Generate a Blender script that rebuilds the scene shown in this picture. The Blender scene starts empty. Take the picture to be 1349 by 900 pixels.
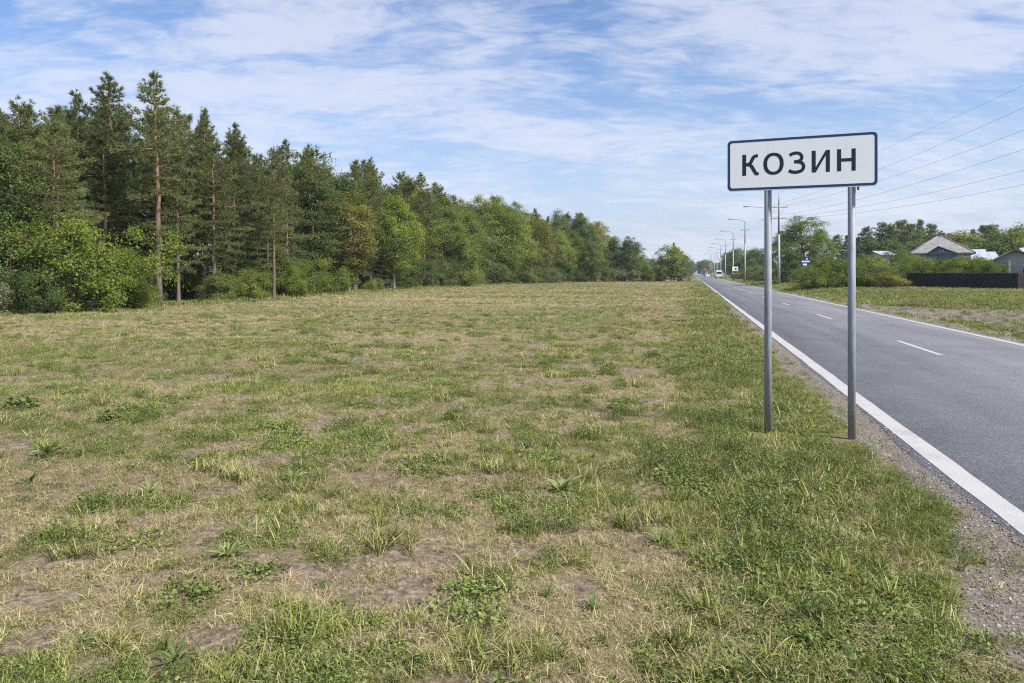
import bpy, bmesh, math, random
import numpy as np
from mathutils import Vector, Matrix
R = math.radians
rng = np.random.default_rng(11)
random.seed(5)
SC = bpy.context.scene
COL = SC.collection

# ------------------------------------------------------------------ camera
F = 974.3            # focal length in pixels of the 1349 px wide photograph
CH = 1.7             # eye height
HOR = 360.0          # horizon row
cam = bpy.data.cameras.new('camera')
cam.sensor_width = 36.0
cam.lens = 36.0 * F / 1349.0
cam.shift_y = -(450.0 - HOR) / 1349.0
cam.clip_start = 0.05
cam.clip_end = 6000
camo = bpy.data.objects.new('camera', cam)
camo.location = (0, 0, CH)
camo.rotation_euler = (R(90), 0, 0)
COL.objects.link(camo)
SC.camera = camo

# ------------------------------------------------------------------ sky and sun
SUN_AZ, SUN_EL = 122.0, 47.0
world = bpy.data.worlds.new('World')
SC.world = world
world.use_nodes = True
wt = world.node_tree
wt.nodes.clear()

def wn(t, **kw):
    n = wt.nodes.new(t)
    for k, v in kw.items():
        setattr(n, k, v)
    return n

def wl(a, b):
    wt.links.new(a, b)

def wmath(op, a, b=None, clamp=False):
    n = wn('ShaderNodeMath', operation=op, use_clamp=clamp)
    for i, x in enumerate((a, b)):
        if x is None:
            continue
        if isinstance(x, (int, float)):
            n.inputs[i].default_value = x
        else:
            wl(x, n.inputs[i])
    return n.outputs[0]

def wramp(x, a, b):
    n = wn('ShaderNodeMapRange', interpolation_type='SMOOTHSTEP')
    wl(x, n.inputs[0])
    n.inputs[1].default_value = a
    n.inputs[2].default_value = b
    return n.outputs[0]

sky = wn('ShaderNodeTexSky', sky_type='NISHITA', sun_disc=False, sun_elevation=R(SUN_EL),
         sun_rotation=R(SUN_AZ), altitude=100, air_density=1.0, dust_density=1.2, ozone_density=2.5)
tc = wn('ShaderNodeTexCoord')
sep = wn('ShaderNodeSeparateXYZ')
wl(tc.outputs['Generated'], sep.inputs[0])
zz = wmath('MAXIMUM', sep.outputs[2], 0.0)
den = wmath('ADD', zz, 0.22)
px = wmath('DIVIDE', sep.outputs[0], den)
py = wmath('DIVIDE', sep.outputs[1], den)
cmb = wn('ShaderNodeCombineXYZ')
wl(px, cmb.inputs[0]); wl(py, cmb.inputs[1])

def wnoise(rot, sx, sy, off, scale, det, rough, dist):
    m = wn('ShaderNodeMapping')
    m.inputs['Rotation'].default_value = (0, 0, R(rot))
    m.inputs['Scale'].default_value = (sx, sy, 1)
    m.inputs['Location'].default_value = off
    wl(cmb.outputs[0], m.inputs[0])
    n = wn('ShaderNodeTexNoise', normalize=True)
    n.inputs['Scale'].default_value = scale
    n.inputs['Detail'].default_value = det
    n.inputs['Roughness'].default_value = rough
    n.inputs['Distortion'].default_value = dist
    wl(m.outputs[0], n.inputs['Vector'])
    return n.outputs[0]

n_big = wnoise(-14, 0.70, 0.85, (1.45, 4.75, 0), 1.35, 3, 0.5, 0.5)
n_str = wnoise(-16, 0.85, 1.55, (0.4, 2.2, 3.0), 3.6, 9, 0.62, 1.0)
n_fin = wnoise(22, 0.9, 1.9, (7.4, 0.2, 6.0), 9.0, 8, 0.66, 0.5)
mix1 = wmath('ADD', wmath('MULTIPLY', n_big, 1.25), wmath('MULTIPLY', n_str, 0.95))
mix2 = wmath('ADD', mix1, wmath('MULTIPLY', n_fin, 0.62))
mask = wramp(mix2, 1.16, 1.66)
mask = wmath('MULTIPLY', mask, 0.68)
hazeband = wramp(zz, 0.30, -0.02)
hazeband = wmath('MULTIPLY', hazeband, 0.84)
skym = wn('ShaderNodeMix', data_type='RGBA', blend_type='MULTIPLY')
skym.inputs[0].default_value = 1.0
wl(sky.outputs[0], skym.inputs[6])
skym.inputs[7].default_value = (0.80, 0.89, 1.04, 1)
hz = wn('ShaderNodeMix', data_type='RGBA')
wl(hazeband, hz.inputs[0]); wl(skym.outputs[2], hz.inputs[6])
hz.inputs[7].default_value = (3.75, 4.25, 5.15, 1)
cl = wn('ShaderNodeMix', data_type='RGBA')
wl(mask, cl.inputs[0]); wl(hz.outputs[2], cl.inputs[6])
cl.inputs[7].default_value = (4.9, 5.05, 5.75, 1)
bg = wn('ShaderNodeBackground')
bg.inputs[1].default_value = 0.086
wl(cl.outputs[2], bg.inputs[0])
wo = wn('ShaderNodeOutputWorld')
wl(bg.outputs[0], wo.inputs[0])

sl = bpy.data.lights.new('sun', 'SUN')
sl.energy = 3.7
sl.angle = R(4.0)
sl.color = (1.0, 0.955, 0.89)
so = bpy.data.objects.new('sun', sl)
sd = Vector((math.sin(R(SUN_AZ)) * math.cos(R(SUN_EL)), math.cos(R(SUN_AZ)) * math.cos(R(SUN_EL)), math.sin(R(SUN_EL))))
so.rotation_euler = sd.to_track_quat('Z', 'Y').to_euler()
so.location = (60, 40, 60)
COL.objects.link(so)

SC.view_settings.view_transform = 'Standard'
SC.view_settings.look = 'None'
SC.view_settings.gamma = 1.0
SC.view_settings.use_curve_mapping = False
SC.view_settings.exposure = 1.0
SC.render.engine = 'CYCLES'
SC.cycles.use_denoising = False
SC.cycles.filter_width = 1.15
SC.cycles.sample_clamp_indirect = 3.0
SC.cycles.sample_clamp_direct = 8.0
SC.cycles.max_bounces = 8
SC.cycles.transparent_max_bounces = 8
SC.cycles.volume_bounces = 0

# ------------------------------------------------------------------ helpers
def tag(o, label=None, cat=None, group=None, kind=None):
    if label: o['label'] = label
    if cat: o['category'] = cat
    if group: o['group'] = group
    if kind: o['kind'] = kind
    return o

def empty(name, loc, label=None, cat=None, group=None, rz=0.0):
    o = bpy.data.objects.new(name, None)
    o.empty_display_size = 0.3
    o.location = loc
    o.rotation_euler = (0, 0, rz)
    COL.objects.link(o)
    return tag(o, label, cat, group)

def link(name, me, mat=None, parent=None, loc=None, rz=None):
    o = bpy.data.objects.new(name, me)
    if mat is not None and not me.materials:
        me.materials.append(mat)
    COL.objects.link(o)
    if parent: o.parent = parent
    if loc is not None: o.location = loc
    if rz is not None: o.rotation_euler = (0, 0, rz)
    return o

def mesh_np(name, V, faces, v=None, smooth=False):
    """faces: (m,k) array, every face with k corners; v: per-vertex float attribute"""
    V = np.asarray(V, dtype=np.float32)
    faces = np.asarray(faces, dtype=np.int32)
    m, k = faces.shape
    me = bpy.data.meshes.new(name)
    me.vertices.add(len(V))
    me.vertices.foreach_set('co', V.ravel())
    me.loops.add(m * k)
    me.loops.foreach_set('vertex_index', faces.ravel())
    me.polygons.add(m)
    me.polygons.foreach_set('loop_start', np.arange(0, m * k, k, dtype=np.int32))
    if smooth:
        me.polygons.foreach_set('use_smooth', np.ones(m, dtype=bool))
    if v is not None:
        a = me.attributes.new('v', 'FLOAT', 'POINT')
        a.data.foreach_set('value', np.asarray(v, dtype=np.float32))
    me.update(calc_edges=True)
    return me

class MB:
    """collects primitive solids into one mesh"""
    def __init__(s):
        s.bm = bmesh.new()
    def box(s, c, d, rz=0.0, bev=0.0):
        m = Matrix.Translation(c) @ Matrix.Rotation(rz, 4, 'Z') @ Matrix.Diagonal((d[0], d[1], d[2], 1))
        r = bmesh.ops.create_cube(s.bm, size=1, matrix=m)
        if bev:
            es = list({e for vv in r['verts'] for e in vv.link_edges})
            bmesh.ops.bevel(s.bm, geom=es, offset=bev, segments=2, affect='EDGES')
        return s
    def tube(s, pts, rads, n=8, cap=True):
        rings = []
        P = [Vector(p) for p in pts]
        for i, p in enumerate(P):
            t = (P[min(i + 1, len(P) - 1)] - P[max(i - 1, 0)]).normalized()
            u = t.orthogonal().normalized() if abs(t.z) < 0.99 else Vector((1, 0, 0))
            w = t.cross(u).normalized()
            u = w.cross(t).normalized()
            r = rads[i] if hasattr(rads, '__len__') else rads
            rings.append([s.bm.verts.new(p + (u * math.cos(a) + w * math.sin(a)) * r) for a in [2 * math.pi * k / n for k in range(n)]])
        for a, b in zip(rings, rings[1:]):
            # pick the rotation of b that twists least
            best = min(range(n), key=lambda q: (b[q].co - a[0].co).length)
            b[:] = b[best:] + b[:best]
            for k in range(n):
                f = s.bm.faces.new((a[k], a[(k + 1) % n], b[(k + 1) % n], b[k]))
                f.smooth = n > 5
        if cap:
            s.bm.faces.new(rings[0][::-1]); s.bm.faces.new(rings[-1])
        return s
    def poly(s, pts):
        s.bm.faces.new([s.bm.verts.new(p) for p in pts])
        return s
    def prism(s, pts, off):
        off = Vector(off)
        a = [s.bm.verts.new(Vector(p)) for p in pts]
        b = [s.bm.verts.new(Vector(p) + off) for p in pts]
        n = len(a)
        s.bm.faces.new(a[::-1]); s.bm.faces.new(b)
        for k in range(n):
            s.bm.faces.new((a[k], a[(k + 1) % n], b[(k + 1) % n], b[k]))
        return s
    def mesh(s, name):
        bmesh.ops.recalc_face_normals(s.bm, faces=s.bm.faces[:])
        me = bpy.data.meshes.new(name)
        s.bm.to_mesh(me); s.bm.free()
        return me
    def build(s, name, mat, parent=None, loc=None, rz=None):
        return link(name, s.mesh(name), mat, parent, loc, rz)

# --- value noise in numpy (for placing plants and ground bumps)
_perm = np.random.default_rng(3).random((256, 256))
def vnoise(x, y):
    xi = np.floor(x).astype(int); yi = np.floor(y).astype(int)
    fx = x - xi; fy = y - yi
    fx = fx * fx * (3 - 2 * fx); fy = fy * fy * (3 - 2 * fy)
    g = lambda i, j: _perm[i & 255, j & 255]
    return (g(xi, yi) * (1 - fx) + g(xi + 1, yi) * fx) * (1 - fy) + (g(xi, yi + 1) * (1 - fx) + g(xi + 1, yi + 1) * fx) * fy
def fbm(x, y, s, o=4, seed=0.0):
    x = np.asarray(x, float) / s + seed * 17.3; y = np.asarray(y, float) / s + seed * 31.7
    t = 0; a = 0.5; n = 0
    for k in range(o):
        t = t + a * vnoise(x, y); n += a; a *= 0.5
        x = x * 2.03 + 5.1; y = y * 2.03 + 9.2
    return t / n

# --- places
SLOPE, X0 = 0.243, 2.13
CT = 1 / math.sqrt(1 + SLOPE * SLOPE)
ST = SLOPE * CT
RANG = -math.atan(SLOPE)           # road heading, measured from +Y
def uv2xy(u, s):                   # u metres right of the left edge line, s metres along the road
    return X0 + u * CT + s * ST, -u * ST + s * CT
def lat(x, y):
    return (np.asarray(x) - SLOPE * np.asarray(y) - X0) * CT
def sstep(a, b, x):
    t = np.clip((np.asarray(x, float) - a) / (b - a), 0, 1)
    return t * t * (3 - 2 * t)
def gz(x, y):
    """height of the ground"""
    x = np.asarray(x, float); y = np.asarray(y, float)
    u = lat(x, y)
    near = np.clip(1 - np.hypot(x, y) / 120, 0.15, 1)
    bump = (fbm(x, y, 2.2, 3, 1) - 0.5) * 0.11 + (fbm(x, y, 0.5, 2, 2) - 0.5) * 0.035
    z = bump * near * (1 - sstep(-0.9, -0.25, u) * (1 - sstep(6.4, 7.6, u)))
    ds = np.hypot(x - 3.1, y - 7.75)
    z = z * sstep(0.3, 1.5, ds) - 0.02 * (1 - sstep(0.4, 1.6, ds))
    z = z + 0.26 * sstep(6.6, 10.5, u)
    z = z - 0.03 * sstep(0.0, 0.3, u) * (1 - sstep(5.3, 5.6, u)) + 0.004 * sstep(-0.9, -0.1, u) * (1 - sstep(0.0, 0.2, u))
    return z
def gz1(x, y):
    return float(gz(np.array([x]), np.array([y]))[0])
def at(pxx, Y):                    # world X of a photo column at depth Y
    return (pxx - 674.5) / F * Y
def zat(pyy, Y):                   # world Z of a photo row at depth Y
    return CH + (HOR - pyy) / F * Y

# ------------------------------------------------------------------ materials
def mat(name):
    m = bpy.data.materials.new(name)
    m.use_nodes = True
    nt = m.node_tree
    b = nt.nodes['Principled BSDF']
    return m, nt, b

def N(nt, t, **kw):
    n = nt.nodes.new(t)
    for k, v in kw.items():
        if hasattr(n, k): setattr(n, k, v)
    return n

def noise(nt, vec, scale, det=4, rough=0.55, dist=0.0):
    n = N(nt, 'ShaderNodeTexNoise')
    n.inputs['Scale'].default_value = scale
    n.inputs['Detail'].default_value = det
    n.inputs['Roughness'].default_value = rough
    n.inputs['Distortion'].default_value = dist
    if vec is not None: nt.links.new(vec, n.inputs['Vector'])
    return n.outputs[0]

def ramp(nt, x, stops):
    r = N(nt, 'ShaderNodeValToRGB')
    e = r.color_ramp.elements
    while len(e) < len(stops): e.new(0.5)
    for k, (p, c) in enumerate(stops):
        e[k].position = p
        e[k].color = (c[0], c[1], c[2], 1)
    nt.links.new(x, r.inputs[0])
    return r.outputs[0]

def rmap(nt, x, a, b, c=0.0, d=1.0):
    n = N(nt, 'ShaderNodeMapRange')
    nt.links.new(x, n.inputs[0])
    for i, vv in zip((1, 2, 3, 4), (a, b, c, d)): n.inputs[i].default_value = vv
    return n.outputs[0]

def mixc(nt, f, a, b, mode='MIX'):
    n = N(nt, 'ShaderNodeMix', data_type='RGBA', blend_type=mode)
    for i, x in ((0, f), (6, a), (7, b)):
        if isinstance(x, (int, float)): n.inputs[i].default_value = x
        elif isinstance(x, tuple): n.inputs[i].default_value = (*x, 1)
        else: nt.links.new(x, n.inputs[i])
    return n.outputs[2]

def math_(nt, op, a, b=None, clamp=False):
    n = N(nt, 'ShaderNodeMath', operation=op, use_clamp=clamp)
    for i, x in enumerate((a, b)):
        if x is None: continue
        if isinstance(x, (int, float)): n.inputs[i].default_value = x
        else: nt.links.new(x, n.inputs[i])
    return n.outputs[0]

def bump(nt, b, h, strength, dist):
    n = N(nt, 'ShaderNodeBump')
    n.inputs['Strength'].default_value = strength
    n.inputs['Distance'].default_value = dist
    nt.links.new(h, n.inputs['Height'])
    nt.links.new(n.outputs[0], b.inputs['Normal'])

def plain(name, col, rough=0.6, metal=0.0, var=0.25, scale=6.0, spec=0.4):
    m, nt, b = mat(name)
    g = N(nt, 'ShaderNodeTexCoord')
    n = noise(nt, g.outputs['Object'], scale, 5, 0.6)
    c = mixc(nt, rmap(nt, n, 0.3, 0.7), tuple(x * (1 - var) for x in col), tuple(min(1, x * (1 + var)) for x in col))
    nt.links.new(c, b.inputs['Base Color'])
    b.inputs['Roughness'].default_value = rough
    b.inputs['Metallic'].default_value = metal
    b.inputs['Specular IOR Level'].default_value = spec
    return m

def leafmat(name, lo, hi, tip=None, trans=0.35, instanced=False):
    """foliage: per-leaf variation from the attribute v, per-plant variation from Object Info"""
    m = bpy.data.materials.new(name)
    m.use_nodes = True
    nt = m.node_tree
    nt.nodes.clear()
    a = N(nt, 'ShaderNodeAttribute', attribute_name='v')
    oi = N(nt, 'ShaderNodeObjectInfo')
    f = math_(nt, 'ADD', math_(nt, 'MULTIPLY', a.outputs['Fac'], 0.72), math_(nt, 'MULTIPLY', oi.outputs['Random'], 0.42), True)
    stops = [(0.05, lo), (0.75, hi)] + ([(1.0, tip)] if tip else [])
    c = ramp(nt, f, stops)
    d = N(nt, 'ShaderNodeBsdfDiffuse'); nt.links.new(c, d.inputs[0])
    t = N(nt, 'ShaderNodeBsdfTranslucent')
    ct = mixc(nt, 1.0, c, (1.15, 1.2, 0.6), 'MULTIPLY')
    nt.links.new(ct, t.inputs[0])
    mx = N(nt, 'ShaderNodeMixShader'); mx.inputs[0].default_value = trans
    nt.links.new(d.outputs[0], mx.inputs[1]); nt.links.new(t.outputs[0], mx.inputs[2])
    gl = N(nt, 'ShaderNodeBsdfGlossy'); gl.inputs['Roughness'].default_value = 0.62
    gl.inputs[0].default_value = (0.9, 0.95, 1.0, 1)
    mg = N(nt, 'ShaderNodeMixShader'); mg.inputs[0].default_value = 0.014
    nt.links.new(mx.outputs[0], mg.inputs[1]); nt.links.new(gl.outputs[0], mg.inputs[2])
    o = N(nt, 'ShaderNodeOutputMaterial')
    nt.links.new(mg.outputs[0], o.inputs[0])
    return m

M = {}
M['pine'] = leafmat('pine_needles', (0.066, 0.084, 0.032), (0.170, 0.198, 0.072), (0.24, 0.26, 0.10), 0.40)
M['leaf_dark'] = leafmat('leaves_dark', (0.046, 0.070, 0.016), (0.124, 0.166, 0.040), (0.20, 0.24, 0.065), 0.40)
M['leaf_mid'] = leafmat('leaves_mid', (0.070, 0.098, 0.018), (0.190, 0.228, 0.042), (0.27, 0.30, 0.07), 0.43)
M['leaf_bright'] = leafmat('leaves_bright', (0.085, 0.116, 0.016), (0.235, 0.285, 0.042), (0.32, 0.355, 0.06), 0.45)
M['leaf_olive'] = leafmat('leaves_olive', (0.100, 0.102, 0.022), (0.235, 0.215, 0.046), (0.33, 0.26, 0.05), 0.40)
M['leaf_grey'] = leafmat('leaves_grey', (0.070, 0.085, 0.040), (0.180, 0.200, 0.100), (0.24, 0.25, 0.14), 0.30)
M['leaf_brown'] = leafmat('leaves_brown', (0.095, 0.072, 0.055), (0.200, 0.150, 0.110), None, 0.2)

def barkmat(name, low, high, zmix=None):
    m, nt, b = mat(name)
    g = N(nt, 'ShaderNodeTexCoord')
    mp = N(nt, 'ShaderNodeMapping'); mp.inputs['Scale'].default_value = (7, 7, 1.6)
    nt.links.new(g.outputs['Object'], mp.inputs[0])
    n = noise(nt, mp.outputs[0], 1.6, 6, 0.7)
    if zmix:
        s = N(nt, 'ShaderNodeSeparateXYZ'); nt.links.new(g.outputs['Object'], s.inputs[0])
        f = rmap(nt, s.outputs[2], *zmix)
        base = mixc(nt, f, low, high)
    else:
        base = mixc(nt, n, low, high)
    c = mixc(nt, rmap(nt, n, 0.35, 0.7, 0.55, 1.25), (0, 0, 0), base)
    n2 = mixc(nt, 1.0, base, ramp(nt, n, [(0.3, (0.5, 0.5, 0.5)), (0.7, (1.25, 1.2, 1.15))]), 'MULTIPLY')
    nt.links.new(n2, b.inputs['Base Color'])
    b.inputs['Roughness'].default_value = 0.95
    b.inputs['Specular IOR Level'].default_value = 0.08
    bump(nt, b, n, 0.6, 0.03)
    return m
M['bark_pine'] = barkmat('pine_bark', (0.17, 0.135, 0.112), (0.29, 0.185, 0.125), (3.0, 8.5))
M['bark'] = barkmat('grey_bark', (0.09, 0.075, 0.06), (0.17, 0.15, 0.125))
M['bark_pale'] = barkmat('pale_bark', (0.22, 0.20, 0.18), (0.38, 0.36, 0.33))

# ---- ground: mown dry meadow with soil, thatch and green patches
m, nt, b = mat('meadow_ground'); M['ground'] = m
g = N(nt, 'ShaderNodeNewGeometry')
mpb = N(nt, 'ShaderNodeMapping'); mpb.inputs['Scale'].default_value = (0.35, 1.0, 1.0)
nt.links.new(g.outputs['Position'], mpb.inputs[0])
big = noise(nt, mpb.outputs[0], 0.30, 5, 0.6)
midn = noise(nt, mpb.outputs[0], 2.2, 6, 0.66, 0.4)
fine = noise(nt, g.outputs['Position'], 22.0, 6, 0.7)
vfine = noise(nt, g.outputs['Position'], 120.0, 4, 0.7)
soil = ramp(nt, fine, [(0.3, (0.070, 0.050, 0.034)), (0.5, (0.185, 0.140, 0.100)), (0.72, (0.40, 0.325, 0.245))])
straw = ramp(nt, vfine, [(0.28, (0.060, 0.048, 0.027)), (0.5, (0.185, 0.155, 0.080)), (0.75, (0.44, 0.375, 0.19))])
green = ramp(nt, vfine, [(0.3, (0.055, 0.065, 0.018)), (0.7, (0.19, 0.20, 0.06))])
at_b = N(nt, 'ShaderNodeAttribute', attribute_name='bare')
at_g = N(nt, 'ShaderNodeAttribute', attribute_name='green')
sf = rmap(nt, math_(nt, 'SUBTRACT', midn, math_(nt, 'MULTIPLY', at_b.outputs['Fac'], 0.32)), 0.36, 0.52)
c1 = mixc(nt, sf, soil, straw)
gfac = rmap(nt, math_(nt, 'ADD', at_g.outputs['Fac'], math_(nt, 'MULTIPLY', math_(nt, 'SUBTRACT', midn, 0.5), 0.4)), 0.47, 0.60, 0.0, 0.85)
c2 = mixc(nt, gfac, c1, green)
ao = N(nt, 'ShaderNodeAttribute', attribute_name='gravel')
grv = ramp(nt, noise(nt, g.outputs['Position'], 46.0, 5, 0.75), [(0.28, (0.070, 0.058, 0.047)), (0.5, (0.175, 0.148, 0.122)), (0.7, (0.34, 0.295, 0.25))])
gf = rmap(nt, math_(nt, 'ADD', ao.outputs['Fac'], math_(nt, 'MULTIPLY', math_(nt, 'SUBTRACT', noise(nt, g.outputs['Position'], 3.5, 5, 0.65), 0.5), 0.9)), 0.4, 0.6)
c3 = mixc(nt, gf, c2, grv)
nt.links.new(c3, b.inputs['Base Color'])
b.inputs['Roughness'].default_value = 0.95
b.inputs['Specular IOR Level'].default_value = 0.15
hh = math_(nt, 'ADD', fine, math_(nt, 'MULTIPLY', vfine, 0.35))
bump(nt, b, hh, 0.9, 0.02)

# ---- asphalt
m, nt, b = mat('asphalt'); M['asphalt'] = m
g = N(nt, 'ShaderNodeNewGeometry')
ag = N(nt, 'ShaderNodeTexVoronoi'); ag.inputs['Scale'].default_value = 95.0
nt.links.new(g.outputs['Position'], ag.inputs['Vector'])
agc = N(nt, 'ShaderNodeSeparateColor'); nt.links.new(ag.outputs['Color'], agc.inputs[0])
mp = N(nt, 'ShaderNodeMapping'); mp.inputs['Rotation'].default_value = (0, 0, math.atan(SLOPE))
nt.links.new(g.outputs['Position'], mp.inputs[0])
mp2 = N(nt, 'ShaderNodeMapping'); mp2.inputs['Scale'].default_value = (1.0, 0.06, 1)
nt.links.new(mp.outputs[0], mp2.inputs[0])
tracks = noise(nt, mp2.outputs[0], 1.1, 3, 0.5)
stain = noise(nt, g.outputs['Position'], 0.7, 6, 0.65, 0.5)
c = ramp(nt, agc.outputs[0], [(0.0, (0.092, 0.094, 0.103)), (0.55, (0.140, 0.141, 0.154)), (1.0, (0.225, 0.224, 0.234))])
c = mixc(nt, 1.0, c, ramp(nt, tracks, [(0.3, (0.78, 0.78, 0.79)), (0.7, (1.16, 1.16, 1.15))]), 'MULTIPLY')
c = mixc(nt, 1.0, c, ramp(nt, stain, [(0.25, (0.84, 0.84, 0.85)), (0.7, (1.10, 1.10, 1.10))]), 'MULTIPLY')
crk = N(nt, 'ShaderNodeTexVoronoi', feature='DISTANCE_TO_EDGE'); crk.inputs['Scale'].default_value = 0.22
wv = N(nt, 'ShaderNodeMix', data_type='RGBA'); wv.inputs[0].default_value = 0.06
nz = N(nt, 'ShaderNodeTexNoise'); nz.inputs['Scale'].default_value = 2.0; nz.inputs['Detail'].default_value = 6
nt.links.new(g.outputs['Position'], nz.inputs['Vector'])
nt.links.new(g.outputs['Position'], wv.inputs[6]); nt.links.new(nz.outputs[1], wv.inputs[7])
nt.links.new(wv.outputs[2], crk.inputs['Vector'])
c = mixc(nt, rmap(nt, crk.outputs['Distance'], 0.0, 0.003, 0.35, 0.0), c, (0.05, 0.05, 0.052))
nt.links.new(c, b.inputs['Base Color'])
b.inputs['Roughness'].default_value = 0.82
b.inputs['Specular IOR Level'].default_value = 0.3
bump(nt, b, agc.outputs[0], 0.55, 0.006)

# ---- road paint, worn
m, nt, b = mat('road_paint'); M['paint'] = m
g = N(nt, 'ShaderNodeNewGeometry')
w1 = noise(nt, g.outputs['Position'], 60.0, 5, 0.75)
w2 = noise(nt, g.outputs['Position'], 3.0, 4, 0.6)
wear = rmap(nt, math_(nt, 'ADD', math_(nt, 'MULTIPLY', w1, 0.8), math_(nt, 'MULTIPLY', w2, 0.4)), 0.44, 0.60)
c = mixc(nt, wear, (0.22, 0.22, 0.22), ramp(nt, w1, [(0.3, (0.33, 0.322, 0.308)), (0.7, (0.43, 0.42, 0.405))]))
nt.links.new(c, b.inputs['Base Color'])
b.inputs['Roughness'].default_value = 0.75
bump(nt, b, w1, 0.3, 0.004)

M['sign_white'] = plain('sign_white', (0.90, 0.90, 0.90), 0.38, 0, 0.03, 3)
m = M['sign_white']; nt = m.node_tree; b = nt.nodes['Principled BSDF']
g = N(nt, 'ShaderNodeTexCoord')
mp = N(nt, 'ShaderNodeMapping'); mp.inputs['Scale'].default_value = (14, 14, 1.1); nt.links.new(g.outputs['Object'], mp.inputs[0])
st = noise(nt, mp.outputs[0], 1.0, 5, 0.6)
sp2 = noise(nt, g.outputs['Object'], 45, 4, 0.7)
gr = math_(nt, 'MAXIMUM', rmap(nt, st, 0.5, 0.8, 0.0, 0.22), rmap(nt, sp2, 0.70, 0.78, 0.0, 0.2))
nt.links.new(mixc(nt, gr, (0.93, 0.93, 0.93), (0.60, 0.58, 0.54)), b.inputs['Base Color'])
M['sign_blue'] = plain('sign_blue', (0.012, 0.053, 0.150), 0.38, 0, 0.12, 5)
M['sign_black'] = plain('sign_lettering', (0.018, 0.019, 0.030), 0.42, 0, 0.1, 5)
M['sign_back'] = plain('sign_back_steel', (0.42, 0.43, 0.45), 0.5, 0.6, 0.15, 8)
m, nt, b = mat('galvanised_steel'); M['galv'] = m
g = N(nt, 'ShaderNodeTexCoord')
mp = N(nt, 'ShaderNodeMapping'); mp.inputs['Scale'].default_value = (1, 1, 0.25); nt.links.new(g.outputs['Object'], mp.inputs[0])
n1 = noise(nt, mp.outputs[0], 16, 6, 0.7)
n2 = noise(nt, g.outputs['Object'], 90, 3, 0.6)
sp = N(nt, 'ShaderNodeSeparateXYZ'); nt.links.new(g.outputs['Object'], sp.inputs[0])
c = ramp(nt, n1, [(0.25, (0.17, 0.185, 0.21)), (0.55, (0.265, 0.28, 0.31)), (0.8, (0.37, 0.385, 0.415))])
dirt = math_(nt, 'MULTIPLY', rmap(nt, sp.outputs[2], 0.0, 0.35, 1.0, 0.0), rmap(nt, n1, 0.4, 0.6))
c = mixc(nt, dirt, c, (0.20, 0.17, 0.13))
nt.links.new(c, b.inputs['Base Color'])
b.inputs['Metallic'].default_value = 0.12
nt.links.new(rmap(nt, n2, 0.3, 0.7, 0.5, 0.7), b.inputs['Roughness'])
M['concrete'] = plain('pole_concrete', (0.36, 0.345, 0.32), 0.9, 0, 0.2, 5)
M['pole_dark'] = plain('weathered_pole', (0.19, 0.18, 0.17), 0.85, 0, 0.25, 4)
M['lamp_grey'] = plain('lamp_metal', (0.33, 0.34, 0.36), 0.5, 0.3, 0.1, 8)
M['cable'] = plain('cable', (0.11, 0.115, 0.13), 0.6, 0.2, 0.1, 2)
M['porcelain'] = plain('insulator', (0.45, 0.42, 0.40), 0.25, 0, 0.1, 5)
M['car_white'] = plain('white_car_paint', (0.72, 0.73, 0.75), 0.28, 0, 0.05, 2, 0.5)
M['car_silver'] = plain('silver_car_paint', (0.42, 0.50, 0.54), 0.3, 0.4, 0.05, 2, 0.5)
M['car_red'] = plain('dark_red_car_paint', (0.16, 0.035, 0.035), 0.3, 0, 0.1, 2, 0.5)
M['car_glass'] = plain('car_glass', (0.018, 0.022, 0.026), 0.06, 0, 0.05, 2, 0.6)
M['rubber'] = plain('rubber', (0.022, 0.022, 0.022), 0.85, 0, 0.2, 9)
M['hub'] = plain('wheel_hub', (0.35, 0.35, 0.36), 0.4, 0.6, 0.1, 9)
M['lens_red'] = plain('tail_light', (0.35, 0.02, 0.02), 0.2, 0, 0.05, 4)
M['lens_white'] = plain('head_light', (0.7, 0.7, 0.68), 0.12, 0, 0.05, 4)
M['fence_dark'] = plain('dark_fence_sheet', (0.012, 0.011, 0.014), 0.7, 0.0, 0.3, 3)
M['fence_rail'] = plain('fence_rail', (0.14, 0.14, 0.14), 0.7, 0, 0.2, 3)
M['gate_teal'] = plain('teal_gate_paint', (0.055, 0.16, 0.18), 0.5, 0, 0.2, 3)
M['blue_trim'] = plain('blue_trim_paint', (0.025, 0.17, 0.36), 0.5, 0, 0.2, 3)
M['teal_board'] = plain('teal_boarding', (0.045, 0.13, 0.17), 0.65, 0, 0.25, 4)
M['white_trim'] = plain('white_trim', (0.70, 0.70, 0.70), 0.6, 0, 0.08, 4)
M['wall_cream'] = plain('cream_wall', (0.36, 0.34, 0.325), 0.85, 0, 0.12, 2)
M['wall_grey'] = plain('grey_board_wall', (0.30, 0.28, 0.27), 0.85, 0, 0.2, 3)
M['roof_slate'] = plain('grey_slate_roof', (0.225, 0.215, 0.22), 0.85, 0, 0.3, 2.2)
M['roof_metal'] = plain('pale_metal_roof', (0.46, 0.48, 0.53), 0.4, 0.25, 0.1, 1.2)
M['roof_dark'] = plain('dark_roof', (0.115, 0.115, 0.135), 0.7, 0, 0.25, 2)
M['roof_red'] = plain('red_roof', (0.20, 0.06, 0.05), 0.8, 0, 0.25, 2)
M['window'] = plain('window_glass', (0.02, 0.026, 0.03), 0.08, 0, 0.1, 2, 0.6)
M['brick'] = plain('brick_chimney', (0.30, 0.15, 0.11), 0.9, 0, 0.25, 9)
M['stone'] = plain('gravel_stone', (0.30, 0.28, 0.255), 0.9, 0, 0.3, 30)

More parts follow.
